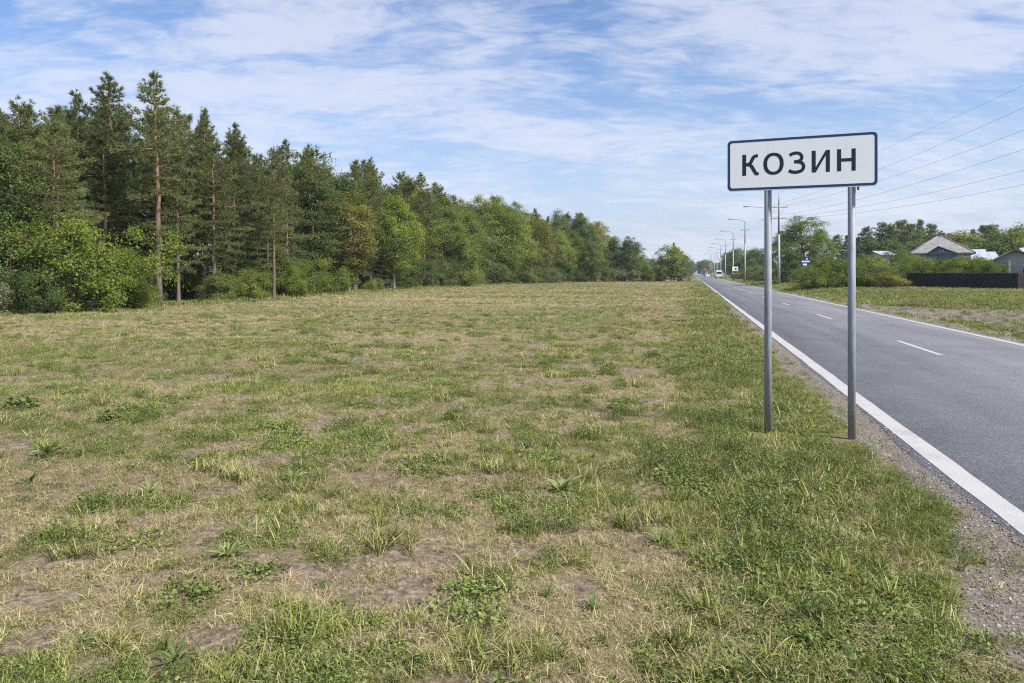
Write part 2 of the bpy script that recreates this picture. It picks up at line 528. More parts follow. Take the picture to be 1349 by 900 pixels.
# ------------------------------------------------------------------ the ground sheet
def fields(x, y):
    """what grows where: lateral road coordinate, greenness, verges, bare soil, noises"""
    x = np.asarray(x, float); y = np.asarray(y, float)
    u = lat(x, y)
    band = fbm(x * 0.45, y, 1.9, 4, 12)
    patch = fbm(x * 0.8, y, 0.45, 5, 13)
    fine_ = fbm(x, y, 0.16, 3, 14)
    verge = sstep(-2.9, -1.6, u + (fbm(x, y, 1.5, 3, 15) - 0.5) * 1.6) * (u < 3)
    rverge = (u > 5).astype(float)
    green = 0.42 * band + 0.54 * patch + 0.50 * (fine_ - 0.5) + 0.016 + 0.17 * verge + 0.24 * rverge
    # the crest between road verge and field is drier
    green = green - 0.05 * np.exp(-((u + 3.4) / 0.8) ** 2)
    soilp = 0.45 * fbm(x * 0.5, y, 0.75, 4, 41) + 0.55 * fbm(x * 0.75, y, 0.22, 4, 42)
    bare = sstep(0.54, 0.66, soilp) * (1 - 0.9 * verge) * (1 - 0.7 * rverge) * sstep(0.60, 0.50, green)
    return u, green, verge, rverge, bare, patch, fine_

def graded(lo, hi, c, d0, k):
    pos = [c]
    while pos[-1] < hi: pos.append(pos[-1] + max(d0, (pos[-1] - c) * k))
    neg = [c]
    while neg[-1] > lo: neg.append(neg[-1] - max(d0, (c - neg[-1]) * k))
    return np.array(neg[::-1][:-1] + pos)
gx = graded(-1400, 1600, 0.8, 0.13, 0.045)
gy = graded(-200, 2600, 4.5, 0.13, 0.038)
GX, GY = np.meshgrid(gx, gy)
V = np.stack([GX.ravel(), GY.ravel(), gz(GX.ravel(), GY.ravel())], 1)
nx, ny = len(gx), len(gy)
ii = np.arange(nx - 1)[None, :] + np.arange(ny - 1)[:, None] * nx
ii = ii.ravel()
Fc = np.stack([ii, ii + 1, ii + 1 + nx, ii + nx], 1)
me = mesh_np('ground', V, Fc, smooth=True)
def gravel_mask(x, y):
    u = lat(x, y); s = y / CT
    wl_ = 0.20 + 0.50 * (fbm(s, u * 0 + 3, 1.2, 3, 5) - 0.35)
    wl_ = wl_ + 0.46 * sstep(5.6, 3.4, y)
    left = sstep(-wl_ - 0.28, -wl_ + 0.12, u) * (u < 2)
    wr = 1.1 + 0.7 * (fbm(s, s * 0 + 8, 6.0, 3, 6) - 0.4)
    right = (u > 2) * (1 - sstep(5.5 + wr - 0.3, 5.5 + wr + 0.3, u))
    # a dirt lay-by running off to the right beside the road
    um = np.interp(y, [8, 12, 18, 24, 29, 33, 38, 45], [6.5, 9.5, 10.5, 10.8, 10.3, 8.8, 7.4, 6.5])
    lay = (u > 6.0) * (y < 46) * (y > 6) * (1 - sstep(um - 0.4, um + 0.3, u + (fbm(x, y, 2.0, 3, 4) - 0.5) * 1.3))
    isl = np.exp(-(((u - 6.95) / 0.36) ** 2)) * sstep(20.5, 22.0, y) * sstep(28.5, 26.5, y) \
        + np.exp(-(((u - 8.4) / 0.55) ** 2)) * sstep(17.5, 19.0, y) * sstep(25.5, 23.5, y)
    return np.clip(np.maximum(np.maximum(left, right), lay * 0.9) - np.clip(isl, 0, 1) * (u > 6), 0, 1)
a = me.attributes.new('gravel', 'FLOAT', 'POINT')
a.data.foreach_set('value', gravel_mask(V[:, 0], V[:, 1]).astype(np.float32))
_f = fields(V[:, 0], V[:, 1])
for nm, arr in (('bare', _f[4]), ('green', _f[1])):
    a = me.attributes.new(nm, 'FLOAT', 'POINT'); a.data.foreach_set('value', arr.astype(np.float32))
ground = link('ground', me, M['ground'])
tag(ground, kind='structure')

# ------------------------------------------------------------------ road
SROW = np.concatenate([np.arange(-30, 60, 0.35), np.arange(60, 1500, 12)])
def strip(name, u0, u1, z, matl, s0=None, s1=None, jag=0.0, seed=1, parent=None, step=None, skirt=False):
    S = SROW if s0 is None else np.arange(s0, s1 + 1e-6, step or (s1 - s0) / 8)
    ua = u0 + jag * (fbm(S, S * 0 + seed, 0.8, 4, seed) - 0.5) * 2
    ub = u1 + jag * (fbm(S, S * 0 + seed + 9, 0.8, 4, seed + 1) - 0.5) * 2
    xa, ya = uv2xy(ua, S); xb, yb = uv2xy(ub, S)
    n = len(S)
    za = np.full(n, z)
    cols = [np.stack([xa, ya, za], 1), np.stack([xb, yb, za], 1)]
    if skirt:
        xl, yl = uv2xy(ua - 0.06, S); xr, yr = uv2xy(ub + 0.06, S)
        cols = [np.stack([xl, yl, za - 0.06], 1)] + cols + [np.stack([xr, yr, za - 0.06], 1)]
    V = np.concatenate(cols)
    i = np.arange(n - 1)
    F_ = np.concatenate([np.stack([i + q * n, i + (q + 1) * n, i + (q + 1) * n + 1, i + q * n + 1], 1) for q in range(len(cols) - 1)])
    return link(name, mesh_np(name, V, F_), matl, parent)
road = strip('road', -0.05, 5.68, 0.012, M['asphalt'], jag=0.085, seed=2, skirt=True)
tag(road, kind='structure')
strip('edge_line', 0.0, 0.20, 0.016, M['paint'], jag=0.014, seed=4, parent=road)
strip('edge_line', 5.38, 5.55, 0.016, M['paint'], jag=0.014, seed=7, parent=road)
for k in range(-1, 30):
    s0 = (15.25 + 11.85 * k) / CT
    x, y = 0, 0
    strip('centre_dash', 2.86, 2.98, 0.016, M['paint'], s0 + 0.7, s0 + 4.0, jag=0.006, seed=20 + k, parent=road)

# ------------------------------------------------------------------ town sign
P1 = Vector((2.73, 7.90)); P2 = Vector((3.49, 7.59))
SL, SR = Vector((2.344, 8.06)), Vector((3.715, 7.50))
sw = (SR - SL).length
sdir = (SR - SL) / sw
srz = math.atan2(sdir.y, sdir.x)
SH = 0.557
scz = 2.866
sign = empty('town_sign', (SL.x, SL.y, 0), 'white place name board with dark blue border on two grey steel posts', 'road sign', rz=srz)
# local frame: x along the board, -y towards the reader, z up
def rrect(x0, x1, z0, z1, r, n=6):
    pts = []
    for cx, cz, a0 in ((x1 - r, z1 - r, 0), (x0 + r, z1 - r, 90), (x0 + r, z0 + r, 180), (x1 - r, z0 + r, 270)):
        for k in range(n + 1):
            a = R(a0 + 90 * k / n)
            pts.append((cx + r * math.cos(a), cz + r * math.sin(a)))
    return pts
z0, z1 = scz - SH / 2, scz + SH / 2
mb = MB()
mb.prism([(x, 0.0, z) for x, z in rrect(0, sw, z0, z1, 0.045)], (0, 0.022, 0))
mb.build('panel', M['sign_white'], sign)
def ringmesh(o, i, y):
    bm = bmesh.new()
    A = [bm.verts.new((x, y, z)) for x, z in o]; B = [bm.verts.new((x, y, z)) for x, z in i]
    n = len(A)
    for k in range(n):
        bm.faces.new((A[k], A[(k + 1) % n], B[(k + 1) % n], B[k]))
    bmesh.ops.recalc_face_normals(bm, faces=bm.faces[:])
    me = bpy.data.meshes.new('border'); bm.to_mesh(me); bm.free()
    return me
e = 0.007
link('border', ringmesh(rrect(e, sw - e, z0 + e, z1 - e, 0.040), rrect(e + 0.026, sw - e - 0.026, z0 + e + 0.026, z1 - e - 0.026, 0.026), -0.0008), M['sign_blue'], sign)

def catmull(P, n=6):
    P = [Vector(p) for p in P]
    out = []
    for i in range(len(P) - 1):
        a, b_, c_, d = P[max(i - 1, 0)], P[i], P[i + 1], P[min(i + 2, len(P) - 1)]
        for k in range(n):
            t = k / n
            out.append(0.5 * ((2 * b_) + (c_ - a) * t + (2 * a - 5 * b_ + 4 * c_ - d) * t * t + (3 * b_ - a - 3 * c_ + d) * t ** 3))
    out.append(P[-1])
    return out
def stroke(P, w, ends=None):
    """polygon strip along P; ends: optional directions of the cut at both ends"""
    L, Rr = [], []
    for i, p in enumerate(P):
        t = (P[min(i + 1, len(P) - 1)] - P[max(i - 1, 0)]).normalized()
        nrm = Vector((-t.y, t.x))
        L.append(p + nrm * w / 2); Rr.append(p - nrm * w / 2)
    return [(L[i], L[i + 1], Rr[i + 1], Rr[i]) for i in range(len(P) - 1)]
SW = 0.172
def rect(a, b, c, d):
    return [(Vector((a, b)), Vector((c, b)), Vector((c, d)), Vector((a, d)))]
def letter_quads(ch):
    if ch == 'N_cyr':   # Н
        w = 0.77
        return rect(0, 0, SW, 1) + rect(w - SW, 0, w, 1) + rect(SW, 0.43, w - SW, 0.58)
    if ch == 'I_cyr':   # И
        w = 0.77
        return rect(0, 0, SW, 1) + rect(w - SW, 0, w, 1) + [(Vector((SW, 0.0)), Vector((SW, 0.24)), Vector((w - SW, 1.0)), Vector((w - SW, 0.76)))]
    if ch == 'O':
        w = 0.90; q = []
        n = 40
        for k in range(n):
            pts = []
            for (rx, ry, kk) in ((w / 2, 0.515, k), (w / 2, 0.515, k + 1), (w / 2 - SW, 0.515 - 0.145, k + 1), (w / 2 - SW, 0.515 - 0.145, k)):
                a = 2 * math.pi * kk / n
                c_, s_ = math.cos(a), math.sin(a)
                ex = 0.9
                pts.append(Vector((w / 2 + rx * math.copysign(abs(c_) ** ex, c_), 0.5 + ry * math.copysign(abs(s_) ** ex, s_))))
            q.append(tuple(pts))
        return q
    if ch == 'Z_cyr':   # З
        up = catmull([(0.04, 0.84), (0.15, 0.91), (0.32, 0.94), (0.49, 0.90), (0.585, 0.76), (0.54, 0.62), (0.42, 0.555), (0.24, 0.54)], 6)
        dn = catmull([(0.24, 0.54), (0.44, 0.525), (0.60, 0.46), (0.665, 0.30), (0.60, 0.145), (0.44, 0.07), (0.27, 0.055), (0.12, 0.085), (0.0, 0.15)], 6)
        return stroke(up, 0.150) + stroke(dn, 0.155)
    if ch == 'K':
        arm = catmull([(0.17, 0.52), (0.30, 0.54), (0.38, 0.63), (0.46, 0.80), (0.54, 0.895), (0.68, 0.925)], 6)
        leg = catmull([(0.17, 0.52), (0.31, 0.50), (0.41, 0.42), (0.50, 0.25), (0.60, 0.08), (0.71, 0.075)], 6)
        return rect(0, 0, SW, 1) + stroke(arm, 0.155) + stroke(leg[:-4], 0.16) + rect(0.585, 0.0, 0.72, 0.14)
    return []
for ch, xa, xb in (('K', 0.159, 0.329), ('O', 0.375, 0.580), ('Z_cyr', 0.622, 0.793), ('I_cyr', 0.855, 1.030), ('N_cyr', 1.0976, 1.273)):
    q = letter_quads(ch)
    wmax = max(p.x for f in q for p in f); xmin = min(p.x for f in q for p in f)
    caph = 0.228
    kx = (xb - xa) / (wmax - xmin)
    bm = bmesh.new()
    for i, f in enumerate(q):
        yy = -0.0008 - 0.00002 * (i % 7)
        fa = bm.faces.new([bm.verts.new((xa + (p.x - xmin) * kx, yy, scz - caph / 2 + p.y * caph)) for p in f])
        if fa.normal.y == 0: fa.normal_update()
    for f in bm.faces:
        f.normal_update()
        if f.normal.y > 0: f.normal_flip()
    me = bpy.data.meshes.new('letter'); bm.to_mesh(me); bm.free()
    link('letter', me, M['sign_black'], sign)
def sloc(p):    # a plan point in the sign's frame
    d = Vector((p.x - SL.x, p.y - SL.y))
    return d.dot(sdir), d.dot(Vector((-sdir.y, sdir.x)))
for P in (P1, P2):
    lx, ly = sloc(P)
    ly = 0.022 + 0.038 + 0.012
    wx, wy = SL.x + lx * sdir.x - ly * sdir.y, SL.y + lx * sdir.y + ly * sdir.x
    gzz = gz1(wx, wy)
    n = 20
    mb = MB().tube([(lx, ly, gzz - 0.15), (lx, ly, 1.2), (lx, ly, z1 - 0.04)], [0.038] * 3, n)
    post = mb.build('post', M['galv'], sign)
    MB().tube([(lx, ly, z1 - 0.041), (lx, ly, z1 - 0.028)], [0.0405, 0.0405], n).build('post_cap', M['pole_dark'], post)
    for zz_ in (z0 + 0.10, z1 - 0.12):
        MB().tube([(lx, ly, zz_ - 0.02), (lx, ly, zz_ + 0.02)], [0.0425, 0.0425], n).box((lx, ly - 0.046, zz_), (0.11, 0.006, 0.036)).build('clamp', M['sign_back'], post)
    # collar of compacted earth at the foot
for zz_ in (z0 + 0.10, z1 - 0.12):
    MB().box((sw / 2, 0.0275, zz_), (sw - 0.16, 0.010, 0.04)).build('back_rail', M['sign_back'], sign)
lx, ly = sloc(P2)
MB().box((lx + 0.060, 0.060, z0 - 0.008), (0.022, 0.03, 0.045), 0, 0.004).build('bolt', M['pole_dark'], sign)

# ------------------------------------------------------------------ poles, lamps and cables
def lamp_pole(X, Y, H, label, arm=2.4, group='lamp posts along the road'):
    z = gz1(X, Y)
    o = empty('lamp_post', (X, Y, z), label, 'lamp post', group, RANG)
    MB().tube([(0, 0, -0.3), (0, 0, H * 0.62)], [0.16, 0.125], 8).build('shaft', M['concrete'], o)
    MB().tube([(0, 0, H * 0.618), (0, 0, H * 0.97)], [0.105, 0.06], 8).build('upper_shaft', M['pole_dark'], o)
    a = [(0, 0, H * 0.94), (-0.15, 0, H * 0.975), (-0.6, 0, H * 0.995), (-arm, 0, H + 0.10)]
    MB().tube(a, [0.05, 0.045, 0.04, 0.035], 6).build('arm', M['lamp_grey'], o)
    hd = MB().box((-arm - 0.35, 0, H + 0.12), (0.85, 0.30, 0.15), 0, 0.05)
    h = hd.build('lamp_head', M['lamp_grey'], o)
    MB().box((-arm - 0.42, 0, H + 0.035), (0.5, 0.24, 0.03), 0, 0.008).build('lens', M['lens_white'], h)
    MB().box((0, 0, H * 0.83), (1.3, 0.07, 0.07)).build('cross_arm', M['pole_dark'], o)
    for sx in (-0.58, 0.58):
        MB().tube([(sx, 0, H * 0.83 + 0.03), (sx, 0, H * 0.83 + 0.12), (sx, 0, H * 0.83 + 0.19)], [0.02, 0.045, 0.03], 6).build('insulator', M['porcelain'], o)
    return o
LP = [(1010, 110, 'first lamp post past the tall power pole, hidden by the town sign post'),
      (980, 134, 'lamp post behind the small white and blue sign, next to the power pole'),
      (963.5, 172, 'lamp post beside the small white and blue sign'),
      (951.5, 212, 'lamp post standing behind the parked white van'), (944, 246, None), (939.5, 282, None), (936.5, 318, None), (934, 355, None), (932, 392, None)]
poles = []
for k, (pxx, Y, lab) in enumerate(LP):
    X = max(at(pxx, Y), SLOPE * Y + X0 + 7.3 / CT)
    lamp_pole(X, Y, 11.4, lab or 'small distant lamp post past the parked white van', 2.2 if k else 2.6)
    poles.append((X, Y))

def power_pole(X, Y, H, arms, label):
    z = gz1(X, Y)
    o = empty('power_pole', (X, Y, z), label, 'power pole', rz=R(0))
    MB().tube([(0, 0, -0.3), (0, 0, H * 0.55)], [0.19, 0.15], 8).build('shaft', M['concrete'], o)
    MB().tube([(0, 0, H * 0.548), (0, 0, H * 0.93)], [0.125, 0.09], 8).build('upper_shaft', M['pole_dark'], o)
    MB().tube([(0, 0, H * 0.928), (0, 0, H)], [0.035, 0.025], 6).build('spike', M['pole_dark'], o)
    for za, w in arms:
        MB().box((0.0, 0, za), (w, 0.09, 0.09)).build('cross_arm', M['pole_dark'], o)
        for sx in (-w / 2 + 0.06, -w / 4, w / 4, w / 2 - 0.06):
            MB().tube([(sx, 0, za + 0.04), (sx, 0, za + 0.13), (sx, 0, za + 0.22)], [0.02, 0.055, 0.035], 6).build('insulator', M['porcelain'], o)
    return o
PA = (at(1026, 94), 94.0)
power_pole(PA[0], PA[1], zat(253, 94) - 0.26, ((zat(272, 94) - 0.26, 2.2), (zat(287, 94) - 0.26, 2.0)), 'tall power pole with two cross arms behind the town sign')
def cable(A, B, sag, label, group, r=0.016, n=26):
    A = Vector(A); B = Vector(B)
    pts = []
    for k in range(n + 1):
        t = k / n
        p = A.lerp(B, t); p.z -= 4 * sag * t * (1 - t)
        pts.append(p)
    o = MB().tube(pts, [r] * len(pts), 5).build('power_cable', M['cable'], None)
    return tag(o, label, 'cable', group)
# spans towards a pole behind the houses' side of the road, outside the picture
PB = (34.2, 30.0)
tm = (94.0 - 49.0) / 64.0
for dx, za, ypx in ((-0.9, zat(272, 94), 150), (0.9, zat(272, 94), 165), (-0.9, zat(287, 94), 203), (0.0, zat(288, 94), 225), (0.9, zat(289, 94), 240)):
    sag = 1.0
    zt = zat(ypx, 49.3) + 4 * sag * tm * (1 - tm)
    zb = za + (zt - za) / tm
    cable((PA[0] + dx, PA[1], za + 0.1), (PB[0] + dx, PB[1], zb), sag, 'overhead cable running from the tall power pole over the houses', 'cables at the power pole', 0.009)
cable((PA[0], PA[1], zat(254, 94)), (PB[0], PB[1], 15.7), 0.4, 'thin top cable running from the spike of the tall power pole', None, 0.007)
power_pole(PB[0], PB[1], 15.6, ((14.1, 2.2), (9.6, 2.2), (8.1, 2.2)), 'tall power pole with three cross arms standing by the gravel lay-by')
prev = (PA[0], PA[1])
for k, (X, Y) in enumerate(poles[:6]):
    for dx in (-0.55, 0.55):
        cable((prev[0] + dx * CT, prev[1] - dx * ST, gz1(*prev) + 11.4 * 0.83 + 0.19), (X + dx * CT, Y - dx * ST, gz1(X, Y) + 11.4 * 0.83 + 0.19), 0.45,
              'thin cable strung between the lamp posts along the road', 'cables between lamp posts', 0.012, 10)
    prev = (X, Y)
# hanging insulator chain beside the power pole
# ------------------------------------------------------------------ small road signs
def small_sign(name, X, Y, zb, w, h, face, label, stripes):
    z = gz1(X, Y)
    o = empty(name, (X, Y, z), label, 'road sign', rz=R(-12))
    MB().tube([(0, 0.05, -0.2), (0, 0.05, zb + h - 0.05)], [0.038, 0.038], 8).build('post', M['galv'], o)
    MB().box((0, 0, zb + h / 2), (w, 0.03, h), 0, 0.006).build('panel', face, o)
    for k, (cx, cz, sw_, sh_, mt) in enumerate(stripes):
        MB().box((cx * w, -0.0175, zb + cz * h), (sw_ * w, 0.004, sh_ * h)).build('marking', mt, o)
    return o
Y = 77.0
zb = zat(353, Y) - 0.26
small_sign('direction_sign', at(1061.5, Y), Y, zb, 0.86, 1.18, M['sign_blue'],
           'small blue board with white bars behind the roadside bushes', [(0, 0.60, 0.92, 0.12, M['sign_white']), (0.12, 0.83, 0.16, 0.14, M['sign_white']), (-0.1, 0.33, 0.45, 0.16, M['sign_white']), (0.05, 0.10, 0.25, 0.10, M['sign_white'])])
Y = 168.0
small_sign('information_sign', at(968.5, Y), Y, 1.55, 1.25, 1.6, M['sign_white'], 'small white and blue sign beside the lamp posts', [(0, 0.22, 0.9, 0.34, M['sign_blue']), (0.1, 0.68, 0.3, 0.3, M['sign_blue'])])

# ------------------------------------------------------------------ vehicles
def wheel(parent, x, y, r, w=0.22):
    t = MB().tube([(x - w / 2, y, r), (x - w / 2 + 0.03, y, r), (x + w / 2 - 0.03, y, r), (x + w / 2, y, r)], [r * 0.9, r, r, r * 0.9], 20).build('wheel', M['rubber'], parent)
    MB().tube([(x - w / 2 - 0.012, y, r), (x + w / 2 + 0.012, y, r)], [r * 0.58, r * 0.58], 14).build('rim', M['hub'], t)
def side_body(prof, w, inset=0.10, zin=1.0):
    """extrude a side profile (y,z) to the width, narrowing above zin"""
    mb = MB()
    L, Rr = [], []
    for y, z in prof:
        k = w / 2 - (inset * min(1, max(0, (z - zin) / 0.5)))
        L.append(mb.bm.verts.new((-k, y, z))); Rr.append(mb.bm.verts.new((k, y, z)))
    n = len(prof)
    mb.bm.faces.new(L); mb.bm.faces.new(Rr[::-1])
    for i in range(n):
        mb.bm.faces.new((L[i], Rr[i], Rr[(i + 1) % n], L[(i + 1) % n]))
    es = [e for e in mb.bm.edges]
    bmesh.ops.bevel(mb.bm, geom=es, offset=0.035, segments=2, affect='EDGES', clamp_overlap=True)
    return mb
def car(X, Y, paint, label, away=True, kind='car'):
    z = 0.016
    o = empty('parked_van' if kind == 'van' else 'car', (X, Y, z), label, 'van' if kind == 'van' else 'car', None, RANG + (0 if away else math.pi))
    if kind == 'van':     # y forward
        w, r = 2.05, 0.36
        prof = [(-2.7, 0.42), (-2.72, 1.0), (-2.66, 2.35), (-2.4, 2.5), (1.1, 2.5), (1.5, 2.35), (2.15, 1.5), (2.75, 1.2), (2.85, 0.8), (2.8, 0.42)]
        side_body(prof, w, 0.12, 1.1).build('body', M[paint], o)
        MB().box((0, -2.71, 1.78), (1.5, 0.03, 0.62), 0, 0.01).build('rear_window', M['car_glass'], o)
        f = MB(); f.prism([(-0.82, 1.53, 2.30), (0.82, 1.53, 2.30), (0.88, 2.14, 1.56), (-0.88, 2.14, 1.56)], (0, 0.03, 0.03)).build('windscreen', M['car_glass'], o)
        for sx in (-1, 1):
            MB().box((sx * 0.985, 1.05, 1.75), (0.05, 0.9, 0.5), 0, 0.01).build('side_window', M['car_glass'], o)
            MB().box((sx * 0.88, -2.72, 1.15), (0.14, 0.03, 0.4), 0, 0.008).build('tail_light', M['lens_red'], o)
            MB().box((sx * 0.78, 2.80, 0.95), (0.36, 0.08, 0.2), 0, 0.02).build('headlight', M['lens_white'], o)
            MB().box((sx * 1.13, 1.7, 1.55), (0.16, 0.1, 0.26), 0, 0.02).build('mirror', M['rubber'], o)
        MB().box((0, -2.76, 0.5), (1.9, 0.12, 0.22), 0, 0.03).build('bumper', M['rubber'], o)
        ax = (-1.65, 1.9)
    else:
        w, r = 1.75, 0.32
        prof = [(-2.1, 0.32), (-2.15, 0.75), (-1.95, 0.98), (-1.55, 1.02), (-1.0, 1.46), (0.35, 1.48), (1.05, 1.02), (1.95, 0.86), (2.12, 0.62), (2.1, 0.32)]
        side_body(prof, w, 0.22, 0.98).build('body', M[paint], o)
        f = MB(); f.prism([(-0.58, 0.43, 1.43), (0.58, 0.43, 1.43), (0.72, 0.99, 1.06), (-0.72, 0.99, 1.06)], (0, 0.03, 0.03)).build('windscreen', M['car_glass'], o)
        f = MB(); f.prism([(-0.58, -1.06, 1.42), (0.58, -1.06, 1.42), (0.70, -1.50, 1.06), (-0.70, -1.50, 1.06)], (0, -0.03, 0.03)).build('rear_window', M['car_glass'], o)
        for sx in (-1, 1):
            f = MB(); f.prism([(sx * 0.80, -1.2, 1.06), (sx * 0.80, 0.75, 1.06), (sx * 0.70, 0.28, 1.40), (sx * 0.70, -0.95, 1.40)], (sx * 0.02, 0, 0.01)).build('side_window', M['car_glass'], o)
            MB().box((sx * 0.68, -2.12, 0.78), (0.32, 0.06, 0.16), 0, 0.01).build('tail_light', M['lens_red'], o)
            MB().box((sx * 0.64, 2.08, 0.70), (0.36, 0.08, 0.15), 0, 0.02).build('headlight', M['lens_white'], o)
        ax = (-1.3, 1.35)
    for sx in (-1, 1):
        for yy in ax:
            wheel(o, sx * (w / 2 - 0.1), yy, r)
    return o
def onroad(u, Y):
    return SLOPE * Y + X0 + u / CT
car(onroad(6.2, 232), 232, 'car_white', 'white high roofed van stopped at the right road edge', True, 'van')
car(onroad(4.2, 300), 300, 'car_white', 'white car driving away just beyond the van', True)
car(onroad(1.6, 390), 390, 'car_silver', 'pale silver car far down the road', False)
car(onroad(4.3, 345), 345, 'car_red', 'dark red car ahead of the white car', True)

# ------------------------------------------------------------------ fence of the garden
FA = Vector((at(1183, 73.5), 73.5)); FB = Vector((at(1340, 61.0), 61.0))
fd = (FB - FA); fl = fd.length; fd /= fl
frz = math.atan2(fd.y, fd.x)
fz = gz1(FA.x, FA.y)
fence = empty('garden_fence', (FA.x, FA.y, fz), 'dark ribbed sheet fence with a light top rail before the houses', 'fence', rz=frz)
npan = 6
pw = fl / npan
bm = bmesh.new()
prev = None
nr = 20
for k in range(nr * 2 + 1):
    x = k * pw / (nr * 2) * 0.995
    yy = 0.0 if k % 2 else 0.022
    a_, b_ = bm.verts.new((x, yy, 0.02)), bm.verts.new((x, yy, 1.42))
    if prev: bm.faces.new((prev[0], a_, b_, prev[1]))
    prev = (a_, b_)
pm = bpy.data.meshes.new('fence_panel'); bm.to_mesh(pm); bm.free()
for k in range(npan):
    link('fence_panel', pm, M['fence_dark'], fence, (k * pw, 0, 0))
for k in range(npan + 1):
    MB().box((k * pw, 0.06, 0.72), (0.08, 0.06, 1.6)).build('post', M['fence_dark'], fence)
MB().box((fl / 2, 0.011, 1.445), (fl, 0.06, 0.045)).build('top_rail', M['fence_rail'], fence)
# end return of the fence, running back to the gate
o = empty('fence_return', (FB.x, FB.y, fz), 'short dark end panel closing the fence by the gate', 'fence', rz=frz + R(80))
MB().box((0.62, 0, 0.72), (1.1, 0.04, 1.4)).build('fence_panel', M['fence_dark'], o)
MB().box((1.2, 0, 0.78), (0.09, 0.09, 1.6)).build('post', M['fence_dark'], o)

# ------------------------------------------------------------------ houses
def house(X, Y, w, d, eave, apex, label, rz=0.0):
    z = gz1(X, Y)
    o = empty('village_house', (X, Y, z), label, 'house', rz=rz)
    MB().box((0, 0, 0.25), (w, d, 0.6)).build('plinth', M['concrete'], o)
    MB().box((0, 0, (0.5 + eave) / 2), (w - 0.1, d - 0.1, eave - 0.5)).build('wall', M['wall_cream'], o)
    return o, z
Yh = 96.0
hx = at(1238.5, Yh + 3.4)
o, z = house(hx, Yh + 3.4, 6.6, 6.6, zat(332, Yh) - 0.26 - 0.05, 0, 'house with grey pyramid roof and small teal gable over the garden shrubs', R(-27))
ev = zat(333, Yh) - z; ap = zat(311.5, Yh + 3.4) - z
hw = 3.75
mb = MB()
rf = mb
a4 = [(-hw, -hw, ev), (hw, -hw, ev), (hw, hw, ev), (-hw, hw, ev)]
tp_ = [(-0.25, 0, ap), (0.25, 0, ap)]
def slab(pts, t=0.09):
    rf.prism(pts, (0, 0, -t))
slab([a4[0], a4[1], tp_[1], tp_[0]]); slab([a4[1], a4[2], tp_[1]]); slab([a4[2], a4[3], tp_[0], tp_[1]]); slab([a4[3], a4[0], tp_[0]])
roof = rf.build('roof', M['roof_slate'], o)
MB().tube([(-0.3, 0, ap + 0.01), (0.3, 0, ap + 0.01)], [0.09, 0.09], 8).build('ridge_cap', M['roof_slate'], roof)
for cx, cy in ((-hw, -hw), (hw, -hw)):
    MB().tube([(cx, cy, ev + 0.02), (math.copysign(0.25, cx), 0, ap + 0.02)], [0.07, 0.07], 6).build('hip_cap', M['roof_slate'], roof)
MB().box((1.1, 1.1, ap - 0.15), (0.5, 0.5, 1.2)).build('chimney', M['brick'], roof)
for sx, sy, dx, dy in ((0, -1, hw * 2, 0.05), (0, 1, hw * 2, 0.05), (-1, 0, 0.05, hw * 2), (1, 0, 0.05, hw * 2)):
    MB().box((sx * hw, sy * hw, ev - 0.13), (dx, dy, 0.14)).build('fascia', M['roof_dark'], roof)
# front gable
gx0, gx1, gxm = (1221 - 1238.5) / F * 93, (1257 - 1238.5) / F * 93, (1234 - 1238.5) / F * 93
gap_ = zat(323.5, 92.5) - z; gev = zat(333, 92.5) - z
gy = -hw - 0.25
MB().prism([(gx0 + 0.15, gy + 0.35, gev - 1.1), (gx1 - 0.15, gy + 0.35, gev - 1.1), (gx1 - 0.15, gy + 0.35, gev), (gxm, gy + 0.35, gap_ - 0.12), (gx0 + 0.15, gy + 0.35, gev)], (0, 2.0, 0)).build('gable', M['teal_board'], o)
mb = MB()
mb.prism([(gx0 - 0.15, gy, gev - 0.08), (gxm, gy, gap_), (gxm, gy + 3.2, gap_ + 0.0), (gx0 - 0.15, gy + 3.2, gev - 0.08)], (0, 0, 0.08))
mb.prism([(gx1 + 0.15, gy, gev - 0.08), (gxm, gy, gap_), (gxm, gy + 3.2, gap_ + 0.0), (gx1 + 0.15, gy + 3.2, gev - 0.08)], (0, 0, 0.08))
mb.build('gable_roof', M['roof_slate'], o)
MB().box(((gx0 + gx1) / 2 - 0.35, gy + 0.33, gev - 0.02), (1.5, 0.06, 0.22)).build('frieze', M['blue_trim'], o)
MB().box(((gx0 + gx1) / 2 - 0.1, gy + 0.30, gev + 0.18), (0.42, 0.06, 0.32)).build('attic_window', M['window'], o)
MB().box(((gx0 + gx1) / 2 - 0.1, gy + 0.31, gev + 0.18), (0.54, 0.04, 0.42)).build('window_frame', M['white_trim'], o)
for cx in (-2.5, 2.6):
    wd_ = MB().box((cx, -3.28, ev - 1.25), (1.1, 0.08, 1.3)).build('window', M['window'], o)
    for kx, kz, sx_, sz_ in ((0, 0.68, 1.3, 0.1), (0, -0.68, 1.3, 0.1), (-0.6, 0, 0.1, 1.3), (0.6, 0, 0.1, 1.3), (0, 0, 0.06, 1.3)):
        MB().box((cx + kx, -3.31, ev - 1.25 + kz), (sx_, 0.1, sz_)).build('frame', M['white_trim'], wd_)

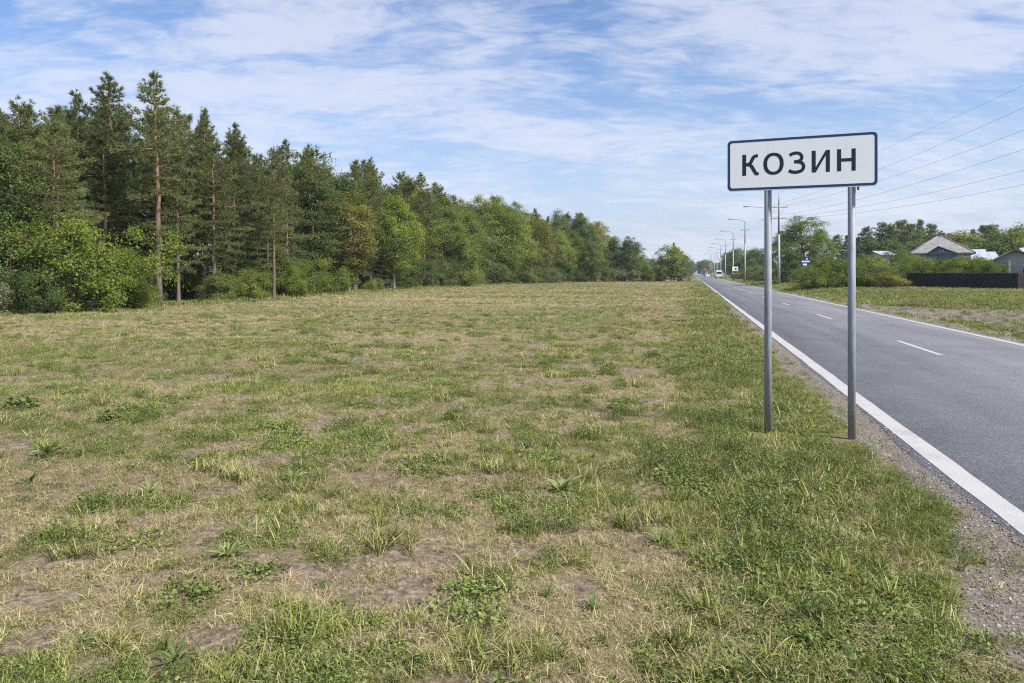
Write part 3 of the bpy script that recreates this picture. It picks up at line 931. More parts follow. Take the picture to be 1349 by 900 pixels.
def shed(X, Y, w, d, zlow, zhigh, roofm, label, rz=0.0, wall='wall_cream'):
    z = gz1(X, Y)
    o = empty('shed', (X, Y, z), label, 'shed', rz=rz)
    MB().prism([(-w / 2, -d / 2, 0), (-w / 2, d / 2, 0), (-w / 2, d / 2, zhigh - 0.1), (-w / 2, -d / 2, zlow - 0.1)], (w, 0, 0)).build('wall', M[wall], o)
    n = max(3, int(w / 0.7))
    rw = (w + 0.5) / n
    for k in range(n):
        x0 = -w / 2 - 0.25 + k * rw
        mb = MB()
        mb.prism([(x0 + 0.01, -d / 2 - 0.3, zlow - 0.12), (x0 + rw - 0.01, -d / 2 - 0.3, zlow - 0.12), (x0 + rw - 0.01, d / 2 + 0.3, zhigh + 0.05), (x0 + 0.01, d / 2 + 0.3, zhigh + 0.05)], (0, 0, 0.05))
        mb.build('roof_sheet', M[roofm], o)
        MB().tube([(x0 + rw, -d / 2 - 0.3, zlow - 0.06), (x0 + rw, d / 2 + 0.3, zhigh + 0.11)], [0.03, 0.03], 5).build('roof_seam', M[roofm], o)
    MB().box((-w * 0.2, -d / 2 - 0.02, 1.0), (0.9, 0.06, 2.0)).build('door', M['gate_teal'], o)
    MB().box((w * 0.25, -d / 2 - 0.02, 1.5), (0.9, 0.06, 0.8)).build('window', M['window'], o)
    return o
shed(at(1289, 112), 114, 3.9, 5.0, zat(344, 112) - 0.3, zat(329, 116) - 0.3, 'roof_metal', 'shed with pale metal roof beside the grey roofed house', R(-28))
shed(at(1310, 107), 109, 2.6, 3.5, zat(341, 107) - 0.3, zat(332, 110) - 0.3, 'roof_metal', 'small lower shed with pale roof next to the larger one', R(-24))
shed(at(1167, 100), 101, 1.8, 2.5, zat(351, 100) - 0.3, zat(349, 102) - 0.3, 'roof_metal', 'small whitish shed half hidden behind the roadside bushes', 0)
shed(at(1169, 118), 119, 2.0, 2.5, zat(335, 118) - 0.3, zat(331, 120) - 0.3, 'roof_metal', 'farther whitish roof showing between the dark trees', 0)

# second house at the edge of the picture
Y2 = 67.0
x2 = at(1336, Y2)
z = gz1(x2, Y2)
o = empty('village_house', (x2, Y2, z), 'low house with dark gable, blue window trim and pale metal roof behind', 'house', rz=R(-30))
gl, gr, gapz, gel, ger = at(1312, Y2) - x2, 2.2, zat(329.5, Y2) - z, zat(343, Y2) - z, zat(341, Y2) - z
MB().prism([(gl + 0.35, 0, 0), (gr - 0.3, 0, 0), (gr - 0.3, 0, ger), (0.05, 0, gapz - 0.1), (gl + 0.35, 0, gel + 0.12)], (0, 5.5, 0)).build('wall', M['wall_cream'], o)
mb = MB()
mb.prism([(gl, -0.45, gel - 0.1), (0.0, -0.45, gapz - 0.05), (0.0, 5.9, gapz - 0.05), (gl, 5.9, gel - 0.1)], (0, 0, 0.10))
rf2 = mb.build('roof', M['roof_dark'], o)
mb = MB()
mb.prism([(gr + 0.2, -0.45, ger - 0.1), (0.0, -0.45, gapz - 0.05), (0.0, 5.9, gapz - 0.05), (gr + 0.2, 5.9, ger - 0.1)], (0, 0, 0.10))
mb.build('roof', M['roof_dark'], o)
MB().prism([(0.9, 2.5, gapz - 0.25), (5.0, 2.5, gapz + 0.0), (5.0, 7, gapz + 0.65), (0.9, 7, gapz + 0.3)], (0, 0, 0.08)).build('metal_roof', M['roof_metal'], o)
for cx in (-0.95,):
    wdw = MB().box((cx, -0.03, zat(352, Y2) - z), (0.55, 0.06, 0.62)).build('window', M['window'], o)
    for kx, kz, sx_, sz_ in ((0, 0.36, 0.75, 0.1), (0, -0.36, 0.75, 0.1), (-0.33, 0, 0.1, 0.62), (0.33, 0, 0.1, 0.62), (0, 0, 0.05, 0.62)):
        MB().box((cx + kx, -0.06, zat(352, Y2) - z + kz), (sx_, 0.1, sz_)).build('frame', M['blue_trim'], wdw)
MB().box((-0.35, -0.05, (zat(343, Y2) - z) / 2), (0.16, 0.12, zat(343, Y2) - z)).build('corner_board', M['white_trim'], o)
MB().box((0.9, -0.04, 1.2), (1.9, 0.06, 1.7)).build('porch_panel', M['wall_grey'], o)
# gate
o = empty('yard_gate', (at(1349.5, 63), 63.0, gz1(at(1349.5, 63), 63.0)), 'teal metal yard gate beside the end of the dark fence', 'gate', rz=R(-30))
gw = 1.1
for sx in (-0.02, 1.14):
    MB().box((sx + 0.56 if sx > 0 else 0.56, 0, 0.95), (1.08, 0.04, 1.35)).build('leaf', M['gate_teal'], o) if sx < 0 else MB().box((1.68, 0, 0.95), (1.08, 0.04, 1.35)).build('leaf', M['gate_teal'], o)
for sx in (-0.03, 2.28):
    MB().box((sx, 0, 0.9), (0.1, 0.1, 1.9)).build('post', M['fence_dark'], o)
for k in range(2):
    MB().box((0.56 + 1.12 * k, -0.03, 1.25), (1.0, 0.03, 0.06)).build('brace', M['wall_grey'], o)
# far red roofed house by the road
Y3 = 470.0
x3 = at(927.5, Y3)
o = empty('village_house', (x3, Y3, gz1(x3, Y3)), 'tiny distant house with dark red roof beside the road', 'house', rz=R(-20))
MB().box((0, 0, 1.4), (4.0, 6.5, 2.8)).build('wall', M['wall_cream'], o)
MB().prism([(-2.4, -3.6, 2.7), (2.4, -3.6, 2.7), (0, -3.6, 4.9)], (0, 7.2, 0)).build('roof', M['roof_red'], o)
MB().box((0, -3.27, 1.6), (1.0, 0.08, 1.1)).build('window', M['window'], o)

# ------------------------------------------------------------------ trees
def unit(v):
    return v / np.maximum(np.linalg.norm(v, axis=1, keepdims=True), 1e-9)

def tubes_np(segs, n=5):
    """segs: list of (points (k,3), radii (k,)) -> V, quads"""
    Vs, Fs, off = [], [], 0
    ang = np.linspace(0, 2 * np.pi, n, endpoint=False)
    for P, r in segs:
        P = np.asarray(P, float); r = np.asarray(r, float)
        k = len(P)
        t = np.gradient(P, axis=0)
        t = unit(t)
        ref = np.where(np.abs(t[:, 2:3]) > 0.9, np.array([[1.0, 0, 0]]), np.array([[0, 0, 1.0]]))
        if abs(t[0, 2]) > 0.9: ref = np.tile([[1.0, 0, 0]], (k, 1))
        u = unit(np.cross(t, ref)); w = np.cross(t, u)
        ring = P[:, None, :] + r[:, None, None] * (u[:, None, :] * np.cos(ang)[None, :, None] + w[:, None, :] * np.sin(ang)[None, :, None])
        Vs.append(ring.reshape(-1, 3))
        i = np.arange(n); j = (i + 1) % n
        for q in range(k - 1):
            a = off + q * n; b_ = a + n
            Fs.append(np.stack([a + i, a + j, b_ + j, b_ + i], 1))
        off += k * n
    return np.concatenate(Vs), np.concatenate(Fs)

def leaves_np(c, nrm, l, w, rg):
    """rhombic leaves: centre, normal, length, width"""
    n = len(c)
    ax = unit(np.cross(nrm, unit(rg.normal(size=(n, 3)))))
    sd_ = np.cross(nrm, ax)
    l = l[:, None]; w = w[:, None]
    v0 = c - ax * l / 2; v2 = c + ax * l / 2
    v1 = c + sd_ * w / 2 - nrm * w * 0.12; v3 = c - sd_ * w / 2 - nrm * w * 0.12
    V = np.stack([v0, v1, v2, v3], 1).reshape(-1, 3)
    b_ = np.arange(n)[:, None] * 4
    F_ = np.concatenate([b_ + np.array([[0, 1, 2]]), b_ + np.array([[0, 2, 3]])])
    return V, F_

def pine_mesh(seed, H, base, Lmax, ragged=0.35, tufts=1.0, dead=True, top='cone', ns=1.0):
    rg = np.random.default_rng(seed)
    # trunk
    zt = np.linspace(0, H * 0.985, 14)
    wob = np.cumsum(rg.normal(0, 0.035, (14, 2)), axis=0); wob -= wob[0]
    TP = np.stack([wob[:, 0], wob[:, 1], zt], 1)
    r0 = 0.013 * H
    TR = r0 * (1 - zt / H) ** 0.75 + 0.012
    TR[0] *= 1.25
    tp = lambda z: np.array([np.interp(z, zt, TP[:, 0]), np.interp(z, zt, TP[:, 1]), z])
    segs = []
    C, D, S = [], [], []
    z = base
    while z < H * 0.985:
        t = (z - base) / (H - base)
        prof = min(1.0, 0.5 + t * 2.2) * (1 - t) ** (0.72 if top == 'cone' else 0.5) * rg.uniform(0.75, 1.15)
        if top == 'cone': prof *= min(1.0, 0.12 + (1 - t) * 2.6)
        nb = rg.integers(3, 6)
        a0 = rg.uniform(0, 6.28)
        for k in range(nb):
            a = a0 + 6.28 * k / nb + rg.normal(0, 0.3)
            L = (Lmax * prof + 0.22) * rg.uniform(1 - ragged, 1.12)
            if rg.random() < 0.08: L *= 0.4
            el = np.interp(t, [0, 0.4, 0.8, 1], [-0.15, 0.03, 0.30, 0.9]) + rg.normal(0, 0.12)
            o = tp(z + rg.uniform(-0.12, 0.12))
            d = np.array([math.cos(a) * math.cos(el), math.sin(a) * math.cos(el), math.sin(el)])
            s_ = np.linspace(0, 1, 5)
            sag = np.interp(t, [0, 0.5, 1], [-0.16, -0.02, 0.1])
            P = o + d * (L * s_)[:, None] + np.array([0, 0, 1]) * (L * sag * s_ ** 2 + L * 0.10 * s_ ** 4)[:, None]
            segs.append((P, np.interp(s_, [0, 1], [0.014 + 0.012 * L, 0.006])))
            # twigs with needle tufts
            nt_ = max(6, int((L * 17.0 + 3) * tufts))
            q = rg.uniform(0.08, 1.0, nt_) ** 0.85
            base_p = np.stack([np.interp(q, s_, P[:, j]) for j in range(3)], 1)
            side = np.array([-math.sin(a), math.cos(a), 0])
            spread = (0.10 + 0.42 * L * (1 - q) ** 0.7 * 0.9 + 0.10)
            off = rg.uniform(-1, 1, nt_) * spread
            pos = base_p + side * off[:, None] + d * (rg.uniform(0, 0.15, nt_) * L)[:, None] * (np.abs(off) / (spread + 1e-6))[:, None]
            pos[:, 2] += rg.normal(0.03, 0.07, nt_)
            dr = d[None, :] * 0.7 + side[None, :] * np.sign(off)[:, None] * 0.6 + rg.normal(0, 0.25, (nt_, 3)) + np.array([[0, 0, 0.35]])
            C.append(pos); D.append(unit(dr)); S.append(np.full(nt_, rg.uniform(0, 0.5)) + rg.uniform(0, 0.5, nt_))
        z += rg.uniform(0.34, 0.62) * (0.75 + 0.5 * (1 - t))
    # leader
    C.append(tp(H * 0.97)[None, :] + rg.normal(0, 0.05, (14, 3)) * np.array([1, 1, 3.0])); D.append(unit(rg.normal(0, 0.5, (14, 3)) + [0, 0, 1])); S.append(rg.uniform(0.2, 0.8, 14))
    # dead branch stubs on the bare trunk
    if dead:
        z = 1.6
        while z < base:
            a = rg.uniform(0, 6.28); L = rg.uniform(0.3, 1.5)
            o = tp(z); s_ = np.linspace(0, 1, 4)
            d = np.array([math.cos(a), math.sin(a), 0.05])
            P = o + d * (L * s_)[:, None] + np.array([0, 0, -0.18 * L]) * (s_ ** 2)[:, None]
            segs.append((P, np.interp(s_, [0, 1], [0.02, 0.004])))
            z += rg.uniform(0.2, 0.6)
    V, Q = tubes_np([(TP, TR)], 9)
    V2, Q2 = tubes_np(segs, 4)
    trunk = mesh_np('pine_trunk', np.concatenate([V, V2]), np.concatenate([Q, Q2 + len(V)]), smooth=True)
    C = np.concatenate(C); D = np.concatenate(D); S = np.concatenate(S)
    K = 12 if ns == 1.0 else 9
    n = len(C)
    cc = np.repeat(C, K, 0); dd = np.repeat(D, K, 0)
    nd = unit(dd + rg.normal(0, 0.62, (n * K, 3)))
    ln = ns * rg.uniform(0.15, 0.32, n * K)[:, None]
    sdv = unit(np.cross(nd, rg.normal(size=(n * K, 3))))
    wd = ns * rg.uniform(0.026, 0.046, n * K)[:, None]
    v0 = cc - sdv * wd * 0.5; v1 = cc + sdv * wd * 0.5; v2 = cc + nd * ln
    Vn = np.stack([v0, v1, v2], 1).reshape(-1, 3)
    Fn = np.arange(n * K * 3).reshape(-1, 3)
    vv = np.repeat(np.clip(np.repeat(S, K) * 0.8 + rg.uniform(0, 0.3, n * K), 0, 1), 3)
    crown = mesh_np('pine_crown', Vn, Fn, vv)
    return trunk, crown, float(Vn[:, 2].max())

def leafy_mesh(seed, H, rx, zlo, nclump, nleaf, lsz, cl=0.55, shape='round', stems=1):
    """broadleaf tree or bush: crown from zlo to H, half width rx"""
    rg = np.random.default_rng(seed)
    zc, rz = (H + zlo) / 2, (H - zlo) / 2
    ph = rg.uniform(0, 6.28, 6); am = rg.uniform(0.08, 0.20, 6) * (2.3 if shape == 'mound' else 1.25)
    cen = []
    while len(cen) < nclump:
        d = rg.normal(size=3); d /= np.linalg.norm(d)
        rr = rg.uniform(0.35, 1.0) ** 0.5
        a = math.atan2(d[1], d[0])
        lump = 1 + am[0] * math.sin(2 * a + ph[0]) + am[1] * math.sin(3 * a + ph[1] + 2.5 * d[2]) + am[2] * math.sin(4 * d[2] + ph[2] + a)
        if shape == 'egg': lump *= 1.0 - 0.28 * d[2]
        if shape == 'tall': lump *= 1.0 - 0.12 * d[2]
        if shape == 'mound' and d[2] < -0.1: lump *= 1.05
        p = np.array([d[0] * rx * rr * lump, d[1] * rx * rr * lump, zc + d[2] * rz * rr * (0.9 + 0.1 * lump)])
        if p[2] < zlo * 0.7 + 0.05: continue
        cen.append(p)
    cen = np.array(cen)
    segs = []
    for s in range(stems):
        a = rg.uniform(0, 6.28); rr = 0.0 if stems == 1 else rg.uniform(0.05, 0.25) * rx
        topz = zc + rz * 0.55
        k = 8
        q = np.linspace(0, 1, k)
        wob = np.cumsum(rg.normal(0, 0.05 * rx / 2, (k, 2)), axis=0); wob -= wob[0]
        lean = (0 if stems == 1 else rg.uniform(0.2, 0.6) * rx)
        TP = np.stack([math.cos(a) * (rr + lean * q) + wob[:, 0], math.sin(a) * (rr + lean * q) + wob[:, 1], topz * q], 1)
        r0 = (0.016 * H if stems == 1 else 0.010 * H)
        segs.append((TP, r0 * (1 - q) ** 0.8 + 0.012))
        mine = cen[rg.permutation(len(cen))[: max(6, len(cen) // (2 * stems))]]
        for c in mine:
            zs = max(0.12 * H, c[2] - rg.uniform(0.3, 0.7) * np.hypot(c[0], c[1]) - 0.3)
            zs = min(zs, topz * 0.95)
            o = np.array([np.interp(zs, TP[:, 2], TP[:, j]) for j in range(3)])
            s_ = np.linspace(0, 1, 4)[:, None]
            P = o + (c - o) * s_ + np.array([0, 0, 1]) * (0.12 * np.linalg.norm(c - o) * s_ * (1 - s_)) * (1 if rg.random() < .6 else -.5)
            segs.append((P, np.interp(s_[:, 0], [0, 1], [0.0045 * H + 0.006, 0.005])))
    V, Q = tubes_np(segs, 5)
    trunk = mesh_np('trunk', V, Q, smooth=True)
    per = nleaf // nclump
    cc, oo, vv = [], [], []
    ctr = np.array([0, 0, zc - 0.2 * rz])
    for c in cen:
        sz = cl * rg.uniform(0.65, 1.35)
        p = rg.normal(size=(per, 3)) * np.array([sz, sz, sz * 0.55]) * 0.5
        # droop the rim of each clump
        p[:, 2] -= 0.35 * (np.hypot(p[:, 0], p[:, 1]) ** 2) / sz
        cc.append(c + p)
        out = (c - ctr) / np.linalg.norm(c - ctr)
        oo.append(np.tile(out, (per, 1)) * 0.45 + p / sz * 0.5)
        vv.append(np.full(per, rg.uniform(0, 0.55)) + rg.uniform(0, 0.45, per))
    cc = np.concatenate(cc); oo = np.concatenate(oo); vv = np.concatenate(vv)
    keep = cc[:, 2] > 0.03
    cc, oo, vv = cc[keep], oo[keep], vv[keep]
    n = len(cc)
    nrm = unit(oo + np.array([[0, 0, 0.55]]) + rg.normal(0, 0.55, (n, 3)))
    l = lsz * rg.uniform(0.7, 1.35, n)
    V, F_ = leaves_np(cc, nrm, l, l * rg.uniform(0.5, 0.8, n), rg)
    crown = mesh_np('crown', V, F_, np.repeat(vv, 4))
    return trunk, crown, float(np.percentile(V[:, 2], 99.7))

VAR = {}
for k in range(5):
    VAR['pine%d' % k] = pine_mesh(100 + k, 12.5, [1.6, 2.8, 3.8, 2.2, 5.4][k], [2.9, 3.1, 3.3, 2.7, 2.9][k], 0.42, [1.0, 1.0, 1.0, 0.9, .95][k], True, ['round', 'cone', 'round', 'cone', 'round'][k]) + (12.5,)
VAR['talla'] = pine_mesh(131, 13.5, 6.6, 3.0, 0.5, 1.1, True, 'cone') + (13.5,)
VAR['tallb'] = pine_mesh(142, 13.5, 7.0, 3.0, 0.5, 1.1, True, 'cone') + (13.5,)
for k in range(3):
    VAR['farpine%d' % k] = pine_mesh(160 + k, 12.0, [2.0, 3.2, 4.2][k], [2.6, 2.7, 2.9][k], 0.35, 0.75, False, 'cone' if k == 0 else 'round', 1.75) + (12.0,)
for k in range(4):
    VAR['tree%d' % k] = leafy_mesh(200 + k, 10.5, [2.7, 3.1, 2.4, 2.9][k], [1.6, 1.2, 1.8, 2.2][k], [190, 200, 170, 190][k], 24000, 0.145, 0.75, ['egg', 'round', 'tall', 'egg'][k]) + (10.5,)
for k in range(3):
    VAR['bush%d' % k] = leafy_mesh(230 + k, 3.4, [2.3, 2.0, 1.7][k], 0.1, [110, 100, 90][k], 17000, 0.095, 0.52, 'mound', 4) + (3.4,)
VAR['lone'] = leafy_mesh(251, 7.4, 2.8, 0.7, 130, 8000, 0.25, 0.95, 'round') + (7.4,)
VAR['twig'] = leafy_mesh(261, 1.9, 1.0, 0.2, 40, 500, 0.07, 0.5, 'mound', 7) + (1.9,)

def plant(var, kind, X, Y, H, mats, label, cat, group=None, wide=1.0, rz=None, parts=('trunk', 'crown'), bark=None):
    tr, cr, top, H0 = VAR[var]
    k = H / top
    z = gz1(X, Y)
    o = empty(kind, (X, Y, z - 0.03), label, cat, group, random.uniform(0, 6.28) if rz is None else rz)
    o.scale = (k * wide, k * wide, k)
    for nm, me, mt in ((parts[0], tr, bark or ('bark_pine' if 'pine' in var or 'tall' in var else 'bark')), (parts[1], cr, mats)):
        c = bpy.data.objects.new(nm, me)
        if not me.materials: me.materials.append(M[mt])
        COL.objects.link(c)
        c.parent = o
        c.material_slots[0].link = 'OBJECT'
        c.material_slots[0].material = M[mt]
    return o

SKX = [-200, 0, 50, 100, 130, 160, 200, 235, 268, 290, 313, 340, 378, 410, 440, 482, 510, 545, 575, 600, 650, 690, 730, 762, 790, 815, 843, 860]
SKY = [140, 125, 135, 122, 108, 125, 125, 135, 138, 165, 160, 185, 180, 188, 215, 204, 235, 222, 240, 256, 258, 268, 275, 280, 292, 306, 318, 330]
def skyh(X, Y):
    return zat(np.interp(674.5 + F * X / Y, SKX, SKY), Y)
EDGE = [(-30, 20), (-25.5, 25.5), (-21.8, 30.7), (-18.6, 39.4), (-16.0, 43.6), (-15.2, 51.7), (-13.2, 63.7), (-9.8, 78.9), (-4.2, 103.5), (2.6, 118), (17.0, 149), (26, 153)]
EP = np.array(EDGE, float)
EL = np.concatenate([[0], np.cumsum(np.hypot(*np.diff(EP, axis=0).T))])
def edge(t, off):
    x = np.interp(t, EL, EP[:, 0]); y = np.interp(t, EL, EP[:, 1])
    x2 = np.interp(t + 1.0, EL, EP[:, 0]); y2 = np.interp(t + 1.0, EL, EP[:, 1])
    x1 = np.interp(t - 1.0, EL, EP[:, 0]); y1 = np.interp(t - 1.0, EL, EP[:, 1])
    d = np.array([x2 - x1, y2 - y1]); d /= np.hypot(*d)
    return float(x - d[1] * off), float(y + d[0] * off)

# the two pines that stand above the rest, and other trees one can point to
Yp = 41.0
plant('talla', 'pine_tree', at(209, Yp), Yp, zat(90, Yp), 'pine', 'tall pine with long bare reddish trunk and thin pointed top at the forest edge', 'pine tree', wide=1.05)
Yp = 43.5
plant('tallb', 'pine_tree', at(146, Yp), Yp, zat(90, Yp), 'pine', 'tall pine with bare pale trunk behind the bright leafy bush', 'pine tree', wide=1.1)
Yp = 47.5
plant('pine4', 'pine_tree', at(361, Yp), Yp, zat(190, Yp), 'pine', 'slim pine with thin straight bare trunk beside the small bright bush', 'pine tree', wide=0.8)
Yp = 62.0
plant('tree2', 'birch_tree', at(460, Yp), Yp, zat(256, Yp), 'leaf_olive', 'olive tree with yellowing top in front of the dark pines', 'tree', wide=1.1, bark='bark_pale')
Yp = 72.0
plant('tree3', 'birch_tree', at(519, Yp), Yp, zat(258, Yp), 'leaf_bright', 'yellow green tree lit bright against dark pines', 'tree', wide=1.0, bark='bark_pale')
Yp = 138.0
plant('tree1', 'round_tree', at(780, Yp), Yp, zat(316, Yp), 'leaf_mid', 'rounded low tree with smooth dome crown at the far forest corner', 'tree', wide=1.05)
Yp = 150.0
plant('lone', 'roadside_tree', at(884, Yp), Yp, zat(323, Yp), 'leaf_mid', 'lone bushy tree at the field corner beside the road', 'tree', wide=1.05)
plant('farpine0', 'pine_tree', at(888, 190), 190, zat(318, 190), 'pine', 'pointed pine tip rising behind the lone bushy tree', 'pine tree', wide=0.6)

for pxx, Y, top, var, wd, lab in ((268, 46, 137, 'pine1', 0.85, 'pointed pine next to the tall bare trunked pine at the forest edge'),
        (313, 49, 158, 'talla', 0.8, 'thin topped pine standing behind the slim pine of the wood'),
        (378, 56, 180, 'pine3', 0.8, 'narrow pine tip rising beside a broad crowned pine'),
        (412, 58, 187, 'pine2', 1.05, 'broad crowned pine rising above the olive tree'),
        (470, 70, 212, 'pine4', 0.9, 'pine with clumped top above the olive and the yellow green tree'),
        (487, 72, 203, 'tallb', 0.9, 'higher pine with open top beyond the olive tree'),
        (528, 84, 222, 'pine2', 0.95, 'pine with flat layered top above the yellow green tree'),
        (556, 90, 224, 'tallb', 1.05, 'wide open topped pine where the pines give way to leafy trees'),
        (578, 96, 240, 'pine0', 0.9, 'last dark pine before the leafy part of the wood'),
        (30, 40, 124, 'pine2', 1.1, 'broad pine behind the large dark leafy bush'),
        (105, 47, 116, 'pine1', 1.0, 'dark pine shouldering the tall pale trunked pine'),
        (236, 48, 140, 'pine3', 0.8, 'narrow pine close behind the tall reddish trunked pine'),
        (762, 160, 277, 'farpine1', 0.9, 'dark pine tip above the leafy far corner of the wood')):
    plant(var, 'pine_tree', at(pxx, Y), Y, zat(top, Y), 'pine', lab, 'pine tree', None, wd)
# rows of the wood
ROWN = ['front row', 'second row', 'third row', 'deep part', 'deep part', 'deep part']
def wood_row(row, off, step, jit, t0, t1):
    t = t0
    where = ROWN[row] + ' of the wood beyond the mown field'
    while t < t1:
        X, Y = edge(t, off + random.uniform(-jit, jit))
        pxx = 674.5 + F * X / Y
        far = Y > 85
        leafy_share = 0.25 if pxx < 90 else (0.10 if pxx < 480 else (0.35 if pxx < 575 else 0.82))
        if off < 2.5: leafy_share = min(0.9, leafy_share + 0.15)
        if off < 4 and (min(abs(pxx - 148), abs(pxx - 210)) < 22):
            t += 1.5
            continue
        if off < 6 and 100 < pxx < 340: leafy_share = 0.0
        h = skyh(X, Y)
        # the front stands lower than the ridge line of the wood
        hk = random.uniform(0.74, 0.95) if 130 < pxx < 585 else random.uniform(0.84, 1.0) if pxx <= 130 else random.uniform(0.66, 0.99)
        if random.random() < leafy_share:
            kd = random.randrange(4)
            mt = random.choice(['leaf_dark', 'leaf_mid', 'leaf_bright', 'leaf_mid', 'leaf_olive'] if far else ['leaf_dark', 'leaf_dark', 'leaf_mid'])
            word = {'leaf_dark': 'dark green', 'leaf_mid': 'mid green', 'leaf_bright': 'fresh yellow green', 'leaf_olive': 'dull olive'}[mt]
            plant('tree%d' % kd, 'broadleaf_tree', X, Y, h * hk, mt, word + ' broadleaf tree in the ' + where, 'tree', 'broadleaf trees of the wood', random.uniform(0.85, 1.1))
        else:
            kd = random.randrange(4 if off < 3 else 5)
            word = ['bushy low branched', 'full crowned', 'broad crowned', 'narrow', 'bare trunked'][kd]
            plant('pine%d' % kd, 'pine_tree', X, Y, h * min(1, hk + 0.05), 'pine', word + ' pine in the ' + where, 'pine tree', 'pines of the wood', random.uniform(0.85, 1.1))
        t += step * random.uniform(0.7, 1.3) * (1.0 if Y < 70 else 1.3)
T = EL[-1]
wood_row(0, 2.2, 3.3, 0.7, 3, T)
wood_row(1, 5.2, 3.0, 1.0, 2, T)
wood_row(2, 9.0, 3.2, 1.3, 2, T)
wood_row(3, 14.0, 3.6, 1.5, 0, T * 0.85)
wood_row(4, 20.0, 4.0, 1.5, 0, 50)
wood_row(5, 27.0, 4.5, 1.5, 0, 45)

# undergrowth along the edge of the wood
t = 1.0
while t < T:
    X, Y = edge(t, 1.1 + random.uniform(-0.9, 0.9))
    pxx = 674.5 + F * X / Y
    if not (198 < pxx < 228 or (228 < pxx < 345 and random.random() < 0.4)):
        mt = random.choice(['leaf_dark', 'leaf_mid', 'leaf_mid', 'leaf_grey'] if Y < 90 else ['leaf_dark', 'leaf_mid', 'leaf_grey'])
        lab = {'leaf_dark': 'dark green shrub in the undergrowth along the wood',
               'leaf_mid': 'mid green shrub in the undergrowth along the wood',
               'leaf_grey': 'grey green shrub in the undergrowth along the wood'}[mt]
        plant('bush%d' % random.randrange(3), 'shrub', X, Y, random.choice([0.6, 0.9, 1.3, 1.7, 2.3, 3.0]) * random.uniform(0.85, 1.15) * (1.0 if Y < 90 else 1.25), mt, lab, 'shrub', 'undergrowth along the wood', random.uniform(0.8, 1.15), parts=('stems', 'foliage'))
    t += random.uniform(0.9, 2.5) * (1.0 if Y < 80 else 1.4)
t = 0.5
while t < T * 0.9:
    X, Y = edge(t, random.choice([3.5, 7.0, 11.0]) + random.uniform(-0.6, 0.6))
    plant('bush%d' % random.randrange(3), 'understory_shrub', X, Y, random.uniform(2.4, 4.2), random.choice(['leaf_dark', 'leaf_dark', 'leaf_mid']), 'tall shrub growing between the trunks inside the wood', 'shrub', 'shrubs inside the wood', random.uniform(0.85, 1.2), parts=('stems', 'foliage'))
    t += random.uniform(1.6, 2.8)
for pxx, Y, top, mt, wd, lab in ((18, 33.0, 298, 'leaf_dark', 1.0, 'large dark leafy bush beside the bright yellow green one'),
                           (98, 33.2, 285, 'leaf_bright', 0.95, 'large bright yellow green bush at the corner of the wood'),
                           (160, 35.5, 326, 'leaf_bright', 0.95, 'lower bright green bush sloping towards the bare trunked pine'),
                           (60, 31.4, 350, 'leaf_dark', 0.9, 'low dark bush at the feet of the large bright bush'),
                           (388, 50.5, 348, 'leaf_bright', 0.72, 'small bright green bush beside the slim bare trunked pine'),
                           (610, 92.0, 305, 'leaf_mid', 0.55, 'tall narrow bush standing before the olive trees of the wood')):
    plant('bush%d' % (1 if pxx < 50 else 2 if pxx > 100 else 0), 'bush', at(pxx, Y), Y, zat(top, Y), mt, lab, 'bush', None, wd, parts=('stems', 'foliage'))
plant('twig', 'dry_bush', at(6, 31.0), 31.0, zat(376, 31.0), 'leaf_brown', 'bare brownish twiggy bush at the corner of the wood', 'bush', None, 1.0, parts=('stems', 'foliage'))

# low growth closing the field towards the road
for pxx, Y, top, var, mt in ((800, 145, 352, 'bush0', 'leaf_dark'), (815, 150, 350, 'bush1', 'leaf_grey'), (829, 152, 312, 'tree0', 'leaf_dark'), (818, 160, 330, 'tree2', 'leaf_dark'),
                         (842, 151, 346, 'bush2', 'leaf_mid'), (852, 149, 347, 'bush0', 'leaf_mid'), (863, 150, 352, 'bush1', 'leaf_mid'),
                         (872, 149, 356, 'bush2', 'leaf_dark'), (896, 150, 357, 'bush1', 'leaf_dark'), (835, 147, 355, 'bush2', 'leaf_grey'), (838, 163, 322, 'tree1', 'leaf_mid')):
    if var.startswith('tree'):
        plant(var, 'broadleaf_tree', at(pxx, Y), Y, zat(top, Y), mt, 'smaller broadleaf tree at the far end of the wood, past the rounded tree', 'tree', 'last trees of the wood', 0.95)
    else:
        plant(var, 'hedge_shrub', at(pxx, Y), Y, zat(top, Y), mt, 'low shrub closing the far end of the mown field', 'shrub', 'shrubs at the far end of the field', 1.1, parts=('stems', 'foliage'))
plant('twig', 'dry_bush', at(908, 148), 148, 2.3, 'leaf_brown', 'reddish brown shrub beside the lone tree at the road edge', 'bush', None, 1.0, parts=('stems', 'foliage'))
# far trees down the road
def far_tree(pxx, Y, top, mt=None, group='trees far down the road', lab='distant tree where the road meets the horizon'):
    v = random.choice(['farpine0', 'farpine1', 'farpine2', 'lone', 'lone', 'lone'])
    plant(v, 'distant_tree', at(pxx, Y), Y, max(4, zat(top, Y)), mt or ('pine' if 'pine' in v else 'leaf_dark'), lab, 'tree', group, random.uniform(0.9, 1.2))
for pxx in np.arange(846, 908, 6.5):
    far_tree(pxx + random.uniform(-2, 2), random.uniform(330, 420), random.uniform(338, 346))
for pxx, top in ((901, 342), (905, 340), (909, 344), (911, 342)):
    far_tree(pxx, 520 + random.uniform(-40, 60), top)
for pxx in np.arange(890, 950, 5):
    far_tree(pxx, random.uniform(1050, 1200), random.uniform(343, 347))
for pxx, top in ((924, 344), (929, 342), (934, 344), (939, 346), (945, 346), (951, 346), (957, 344)):
    far_tree(pxx, random.uniform(520, 640), top)
